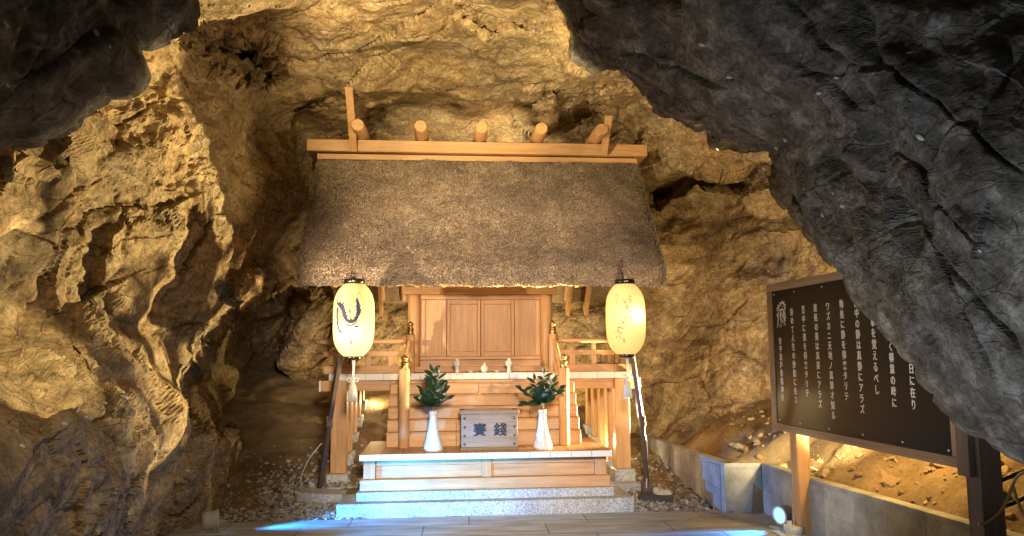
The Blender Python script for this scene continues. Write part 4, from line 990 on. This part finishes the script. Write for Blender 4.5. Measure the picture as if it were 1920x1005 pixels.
def lump(name, px, py, Y, z, s, mat, label, cat, seed, blobs):
    bm = bmesh.new()
    for (x, y, zz, r) in blobs:
        t = bmesh.new(); bmesh.ops.create_icosphere(t, subdivisions=3, radius=r)
        for v in t.verts: v.co = v.co*(1+0.10*math.sin(9*v.co.x/r+seed)*math.cos(7*v.co.y/r))+Vector((x, y, zz))
        me = bpy.data.meshes.new("t"); t.to_mesh(me); t.free(); bm.from_mesh(me); bpy.data.meshes.remove(me)
    for f in bm.faces: f.smooth = True
    me = bpy.data.meshes.new(name); bm.to_mesh(me); bm.free(); o = link(name, me, mat)
    mod = o.modifiers.new("blend", 'REMESH'); mod.mode = 'VOXEL'; mod.voxel_size = 0.008; mod.use_smooth_shade = True
    p = aY(px, py, Y); o.location = (p[0], p[1], z); return tag(o, label, cat)
lump("stone_ornament", 1240, 920, 8.0, float(earth_z(2.25, 8.0)), 1, PALEST, "small pale carved stone beside the right lantern pole", "stone ornament", 2, [(0, 0, 0.045, 0.07), (-0.055, -0.01, 0.095, 0.042), (0.06, -0.01, 0.06, 0.05), (0.03, -0.05, 0.03, 0.04), (-0.05, -0.05, 0.03, 0.04), (0.085, 0.0, 0.03, 0.035)])

# ------------------------------------------------------------------ sign
SO = Vector((2.911, 6.67, 0.0)); SD = Vector((0.034, -0.9994, 0)).normalized(); SN = Vector((SD.y, -SD.x, 0))    # SN faces the viewer
M = Matrix(((SD.x, -SN.x, 0, SO.x), (SD.y, -SN.y, 0, SO.y), (0, 0, 1, 0), (0, 0, 0, 1)))
sg = bpy.data.objects.new("sign_board", None); COL.objects.link(sg); sg.matrix_world = M
tag(sg, "large black sign with white vertical writing in a wooden frame on posts", "sign")
# local frame: x along the board to the right, y into the board, z up
MB().box(0.085, 2.325, 0.012, 0.045, 0.925, 2.085, 0.001).build("board", BOARD, sg)
for v in ((0.862, 0.924), (2.086, 2.150)): MB().box(0.0, 2.40, 0.0, 0.07, *v, 0.004).build("frame_rail", GX, sg)
for v in ((0.0, 0.084), (2.326, 2.40)): MB().box(*v, 0.0, 0.07, 0.9245, 2.0855, 0.004).build("frame_stile", GZ, sg)
MB().box(0.17, 0.29, 0.072, 0.19, 0.0, 2.06, 0.004).build("post", WZ, sg)
MB().box(2.402, 2.52, 0.02, 0.16, 0.0, 2.20, 0.004).build("post", DZ, sg, "dark stained post")
MB().box(2.402, 2.50, -0.03, 0.018, 0.83, 2.20, 0.004).build("post_board", DZ, sg)
def column(s, u, ztop, zbot):
    n = len(s); pitch = (ztop-zbot)/n; size = pitch*0.93
    for i, ch in enumerate(s):
        pass
    t = text_mesh("lettering", "\n".join(s), size, LETTER, sg, 0.001, 0.78, pitch/size, 0.0010)
    ys = [v.co.y for v in t.data.vertices]; xs = [v.co.x for v in t.data.vertices]
    dy, dx = (max(ys)+min(ys))/2, (max(xs)+min(xs))/2; sy = (ztop-zbot)/(max(ys)-min(ys))*0.985
    for v in t.data.vertices: v.co.y = (v.co.y-dy)*sy; v.co.x -= dx
    t.location = (u, 0.0105, (ztop+zbot)/2); t.rotation_euler = (PI/2, 0, 0)
column("安乎岩戸信龍神社", 0.207, 1.677, 1.119)
column("始めて人生の妙趣に会ス", 0.440, 1.925, 1.110)
column("苦中に楽を得来タリテ", 0.637, 1.932, 1.176)
column("楽処の楽は真楽にアラズ", 0.832, 1.936, 1.098)
column("ワズカニ天地ノ真諦オ知ル", 1.019, 1.928, 1.026)
column("動処に静を得来タリテ", 1.214, 1.941, 1.180)
column("静中の静は真静にアラズ", 1.409, 1.941, 1.098)
column("る事を覚えるべし", 1.599, 1.865, 1.246)
column("多く得意の時に", 1.786, 1.690, 1.172)
column("日に在り", 1.986, 1.466, 1.172)
# small white beast emblem: brush strokes
def flat_stroke(m, pts, w):
    P = smooth_path([(p[0], 0, p[1]) for p in pts], 5); n = len(P); W = np.interp(np.linspace(0, 1, n), np.linspace(0, 1, len(w)), w); prev = None
    for i, p in enumerate(P):
        d = P[min(i+1, n-1)]-P[max(i-1, 0)]; d.normalize(); q = Vector((-d.z, 0, d.x))*W[i]/2
        a, b = m.bm.verts.new(p+q), m.bm.verts.new(p-q)
        if prev: m.bm.faces.new((prev[0], a, b, prev[1]))
        prev = (a, b)
m = MB(); k = 0.17/80
E = lambda pts, w: flat_stroke(m, [((x-128)*k*1.0, (170-y)*k*0.92) for x, y in pts], [v*k for v in w])
E([(92, 150), (104, 132), (120, 120), (140, 112), (156, 118), (163, 134), (160, 150)], [3, 8, 6, 9, 11, 9, 3]); E([(90, 158), (98, 170), (100, 186), (96, 200), (104, 212)], [4, 10, 9, 6, 2])
E([(118, 148), (124, 162), (120, 180), (126, 196), (120, 212)], [3, 9, 8, 6, 2]); E([(140, 138), (150, 152), (147, 170), (154, 186), (150, 200), (164, 216)], [3, 11, 10, 9, 6, 2]); E([(158, 150), (162, 168), (158, 184), (166, 200)], [4, 9, 8, 2])
E([(104, 142), (120, 146), (140, 140), (150, 144)], [3, 8, 7, 2]); E([(100, 152), (110, 160), (112, 172)], [3, 7, 2]); E([(130, 150), (136, 166), (133, 186), (140, 204)], [2, 6, 5, 2])
for x0, y0, x1, y1 in ((96, 138, 86, 132), (106, 128, 98, 118), (122, 117, 116, 106), (140, 110, 138, 100), (154, 114, 160, 104), (163, 126, 171, 120), (164, 142, 172, 140), (92, 166, 84, 168), (96, 204, 88, 212), (88, 222, 92, 214), (108, 214, 116, 222), (124, 212, 130, 220), (152, 202, 146, 212), (166, 178, 172, 184), (110, 136, 114, 126), (128, 128, 132, 120), (146, 126, 150, 134)): E([(x0, y0), ((x0+x1)/2+1, (y0+y1)/2), (x1, y1)], [5, 4, 1])
em = m.build("emblem", LETTER, sg); em.location = (0.248, 0.0105, 1.862)
for u in (0.13, 0.5, 0.95, 1.4, 1.85, 2.29):
    for z in (0.955, 2.055):
        MB().tube([(u, 0.012, z), (u, 0.006, z)], 0.007, 8).build("screw", LAMPM, sg)

# ------------------------------------------------------------------ block wall
def run(m, p, q, z0=0.0, t=0.10, L=0.40, courses=((0.0, 0.213), (0.217, 0.43)), cap=True):
    p, q = Vector((p[0], p[1], 0)), Vector((q[0], q[1], 0)); d = (q-p); D = d.length; d.normalize(); n = Vector((d.y, -d.x, 0))
    M = Matrix(((d.x, -n.x, 0, p.x), (d.y, -n.y, 0, p.y), (0, 0, 1, 0), (0, 0, 0, 1))); k = max(1, round(D/L)); w = D/k
    for c, (a, b) in enumerate(courses):
        for i in range(k): m.box(i*w+0.002, (i+1)*w-0.002, 0.0, t, a+z0, b+z0, 0.004, M)
    m.box(0.0, D, 0.003, t-0.003, z0-0.10, courses[-1][1]-0.004, 0.0, M)
bw_ = empty("block_wall", (2.7, 7.35, 0), "low grey concrete block wall edging the earth bank", "wall")
m = MB(); W0, WA, WB, WC, WE, WF = (2.596, 10.0), (2.700, 7.47), (3.060, 7.33), (3.075, 6.60), (3.300, 4.21), (3.36, 2.6)
run(m, W0, WA); run(m, (2.715, 7.37), WB, L=0.37); run(m, (3.072, 7.32), WC); run(m, (3.077, 6.585), WE); run(m, WE, WF)
o = m.build("blockwork", BLOCK); o.parent = bw_; o.matrix_parent_inverse = Matrix.Translation((-2.7, -7.35, 0))
m = MB()
for p, q in ((W0, (2.712, 7.37)), ((2.715, 7.365), (3.066, 7.326)), ((3.069, 7.32), WC), ((3.077, 6.595), WE), (WE, WF)): run(m, p, q, 0, 0.104, 3.0, ((0.4305, 0.470),))
o = m.build("coping", BLOCK); o.parent = bw_; o.matrix_parent_inverse = Matrix.Translation((-2.7, -7.35, 0))

# ------------------------------------------------------------------ blue floor lamps, cables, pebbles
def glow_mat(name, col, st):
    m = bpy.data.materials.new(name); t, N, L, b = nodes(m); b.inputs['Base Color'].default_value = (0.8, 0.9, 1, 1); b.inputs['Roughness'].default_value = 0.2
    tc = N.new('ShaderNodeTexCoord'); n = noise(N, L, tc.outputs['Object'], 30, 2); r = ramp(N, [(0.2, tuple(c*0.9 for c in col)), (0.8, col)]); L.new(n.outputs['Fac'], r.inputs[0])
    L.new(r.outputs[0], b.inputs['Emission Color']); b.inputs['Emission Strength'].default_value = st; return m
LENS = glow_mat("blue_lamp_lens", (0.20, 0.66, 1.0), 0.6)
def floor_lamp(p, aim, label, power, beam, size, blend, base=True):
    e = empty("floor_lamp", p, label, "floor lamp", "blue floor lamps on the paving")
    d = (Vector(aim)-Vector(p)-Vector((0, 0, 0.10))).normalized(); q = Vector((0, 0, 1)).rotation_difference(d).to_matrix().to_4x4(); M = Matrix.Translation((0, 0, 0.115)) @ q
    MB().lathe([(0.045, -0.085), (0.062, -0.08), (0.075, -0.05), (0.078, 0.035), (0.083, 0.037), (0.083, 0.052), (0.070, 0.052), (0.070, 0.044)], (0, 0, 0), 28, M, True, False).build("housing", LAMPM, e)
    MB().lathe([(0.0005, 0.047), (0.069, 0.046)], (0, 0, 0), 28, M, True, False).build("lens", LENS, e)
    MB().lathe([(0.0005, -0.084), (0.045, -0.084)], (0, 0, 0), 28, M, True, False).build("back_plate", LAMPM, e)
    m = MB(); m.box(-0.105, 0.105, -0.075, 0.075, 0.0, 0.012, 0.003); m.tube([(0, 0.03, 0.012), (0, 0.03, 0.08)], 0.014, 10); m.build("bracket", LAMPM, e)
    w = Vector(p)+Vector((0, 0, 0.115))+d*0.06
    spot("blue_lamp_light", w, w+d, power, beam, size, blend, 0.05)
    return e
BLUE = (0.03, 0.33, 1.0)
lp = aZ(398, 1000, 0.0); floor_lamp(tuple(lp), (-0.3, 7.62, 0.22), "white floor lamp against the left rock foot", 420, BLUE, 46, 0.9)
rp = aZ(1470, 990, 0.0); floor_lamp(tuple(rp), (1.9, 6.25, 0.05), "glowing blue floor lamp beside the sign post", 95, BLUE, 56, 0.6)
pk = MB().lathe([(0.085, 0.0), (0.085, 0.055), (0.080, 0.062), (0.0005, 0.064)], (0, 0, 0), 28); pk.box(-0.15, 0.15, -0.12, 0.12, -0.012, 0.0, 0.003); pk.box(-0.06, -0.02, -0.01, 0.01, 0.06, 0.10, 0.002)
pk = pk.build("lamp_ballast", LAMPM); pk.location = tuple(aZ(1489, 999, 0.013)); tag(pk, "round grey lamp ballast on a plate below the sign post", "ballast")
def cable(name, pts, r, mat, label): return tag(MB().tube(smooth_path(pts, 8), r, 8).build(name, mat), label, "cable")
def onb(px, py, Y, dz=0.0): p = aY(px, py, Y); return (p[0], p[1], p[2]+dz)
cable("lamp_cable", [onb(1489, 985, 6.45), onb(1488, 940, 6.56), onb(1494, 885, 6.5), onb(1515, 876, 6.6), onb(1535, 884, 6.75), onb(1548, 900, 6.9)], 0.009, CORD, "white cable looping over the block wall by the sign post")
cable("black_hose", [onb(1835, 915, 4.5), onb(1860, 908, 4.45), onb(1890, 895, 4.4), onb(1930, 880, 4.3), onb(2000, 860, 4.2)], 0.014, HOSE, "upper black hose on the earth bank right of the sign")
cable("black_hose", [onb(1835, 945, 4.35), onb(1865, 952, 4.3), onb(1895, 945, 4.25), onb(1940, 925, 4.2), onb(2000, 905, 4.1)], 0.013, HOSE, "lower black hose on the earth bank right of the sign")
cable("beige_cable", [onb(1835, 985, 4.1), onb(1862, 972, 4.1), onb(1885, 945, 4.1), onb(1898, 910, 4.1), onb(1912, 890, 4.08), onb(1935, 882, 4.05)], 0.008, CABLE, "beige cable curving up beside the dark sign post")
cable("beige_cable", [onb(1900, 912, 4.1), onb(1908, 940, 4.06), onb(1922, 968, 4.02), onb(1950, 990, 4.0)], 0.008, CABLE, "beige cable running down at the right edge of the bank")
cable("pole_wire", [tuple(aY(1192, 730, 7.9)), tuple(aY(1196, 780, 8.0)), tuple(aY(1213, 830, 8.08)), tuple(aY(1212, 915, 8.05))], 0.006, CORD, "thin pale wire hanging down the right lantern pole")
cable("pole_wire", [tuple(aY(602, 832, 8.1)), tuple(aY(580, 860, 8.2)), tuple(aY(568, 885, 8.3)), tuple(aY(562, 905, 8.35))], 0.006, CORD, "thin pale wire trailing from the left lantern pole")

PEB = [  # px, py, size px, label
 (322,46,9,"white pebble near the right tip of the upper left hanging rock"),(180,62,11,"white pebble in the middle of the upper left hanging rock"),(10,46,9,"white pebble at the far upper left edge"),(13,160,8,"white pebble low on the left edge of the hanging rock"),(205,87,6,"faint small pebble below the middle of the hanging rock"),
 (1196,94,10,"elongated white pebble in the crack of the upper overhang"),(1164,108,6,"small pebble next to the elongated one in the overhang crack"),(1116,126,5,"tiny pebble at the overhang rim above the shrine"),(1317,83,11,"round white pebble high on the overhang"),(1367,143,12,"slanting white pebble on the overhang below the round one"),
 (1569,146,8,"white pebble above the dark hole in the overhang"),(1536,174,10,"white pebble under the dark hole in the overhang"),(1728,257,14,"large upright white pebble on the right of the overhang"),(1307,233,9,"white pebble near the overhang rim above the ridge end"),(1473,262,8,"upper of two close pebbles on the overhang"),(1456,277,8,"lower of two close pebbles on the overhang"),(1434,316,8,"white pebble at the overhang rim beside the rock crack"),(1562,362,6,"small pebble on the grey lower overhang"),(1580,386,10,"slanting pebble on the grey lower overhang"),(1543,403,8,"hanging pale pebble near the lower overhang rim"),(1837,470,7,"dull pebble on the dark right overhang"),
 (232,746,11,"larger of the pale pebbles on the left rock ledge"),(270,741,6,"small pebble at the right end of the left rock ledge"),(196,757,8,"pale pebble left of the largest one on the left ledge"),(276,768,7,"pebble low on the right end of the left rock ledge"),(161,784,8,"pebble in the lower middle of the left rock ledge"),(120,796,9,"flat pale pebble on the front lip of the left ledge"),(40,838,10,"pale pebble at the lower left edge of the frame"),(351,883,7,"lone pebble on the face of the left outcrop above the lamp"),(349,921,6,"tiny pebble just above the left floor lamp"),(377,499,7,"pebble stuck on the left wall beside the dark recess")]
for px, py, s, lab in PEB:
    h = hit(px, py)
    if not h: continue
    r = random.Random(px); L = s*h[2]/FPX*0.62
    bm = bmesh.new(); bmesh.ops.create_icosphere(bm, subdivisions=2, radius=1.0)
    for v in bm.verts: v.co = Vector((v.co.x*L, v.co.y*L*0.55, v.co.z*L*0.42))*(1+0.06*math.sin(3*v.co.x+px))
    for f in bm.faces: f.smooth = True
    me = bpy.data.meshes.new("pebble"); bm.to_mesh(me); bm.free(); o = link("pebble", me, PEBBLE)
    o.location = h[0]+h[1]*L*0.25; o.rotation_euler = (h[1].to_track_quat('Z', 'X').to_matrix() @ Matrix.Rotation(r.uniform(0.4, 1.4), 3, 'Z')).to_euler()
    tag(o, lab, "pebble", "white pebbles left on the rock")
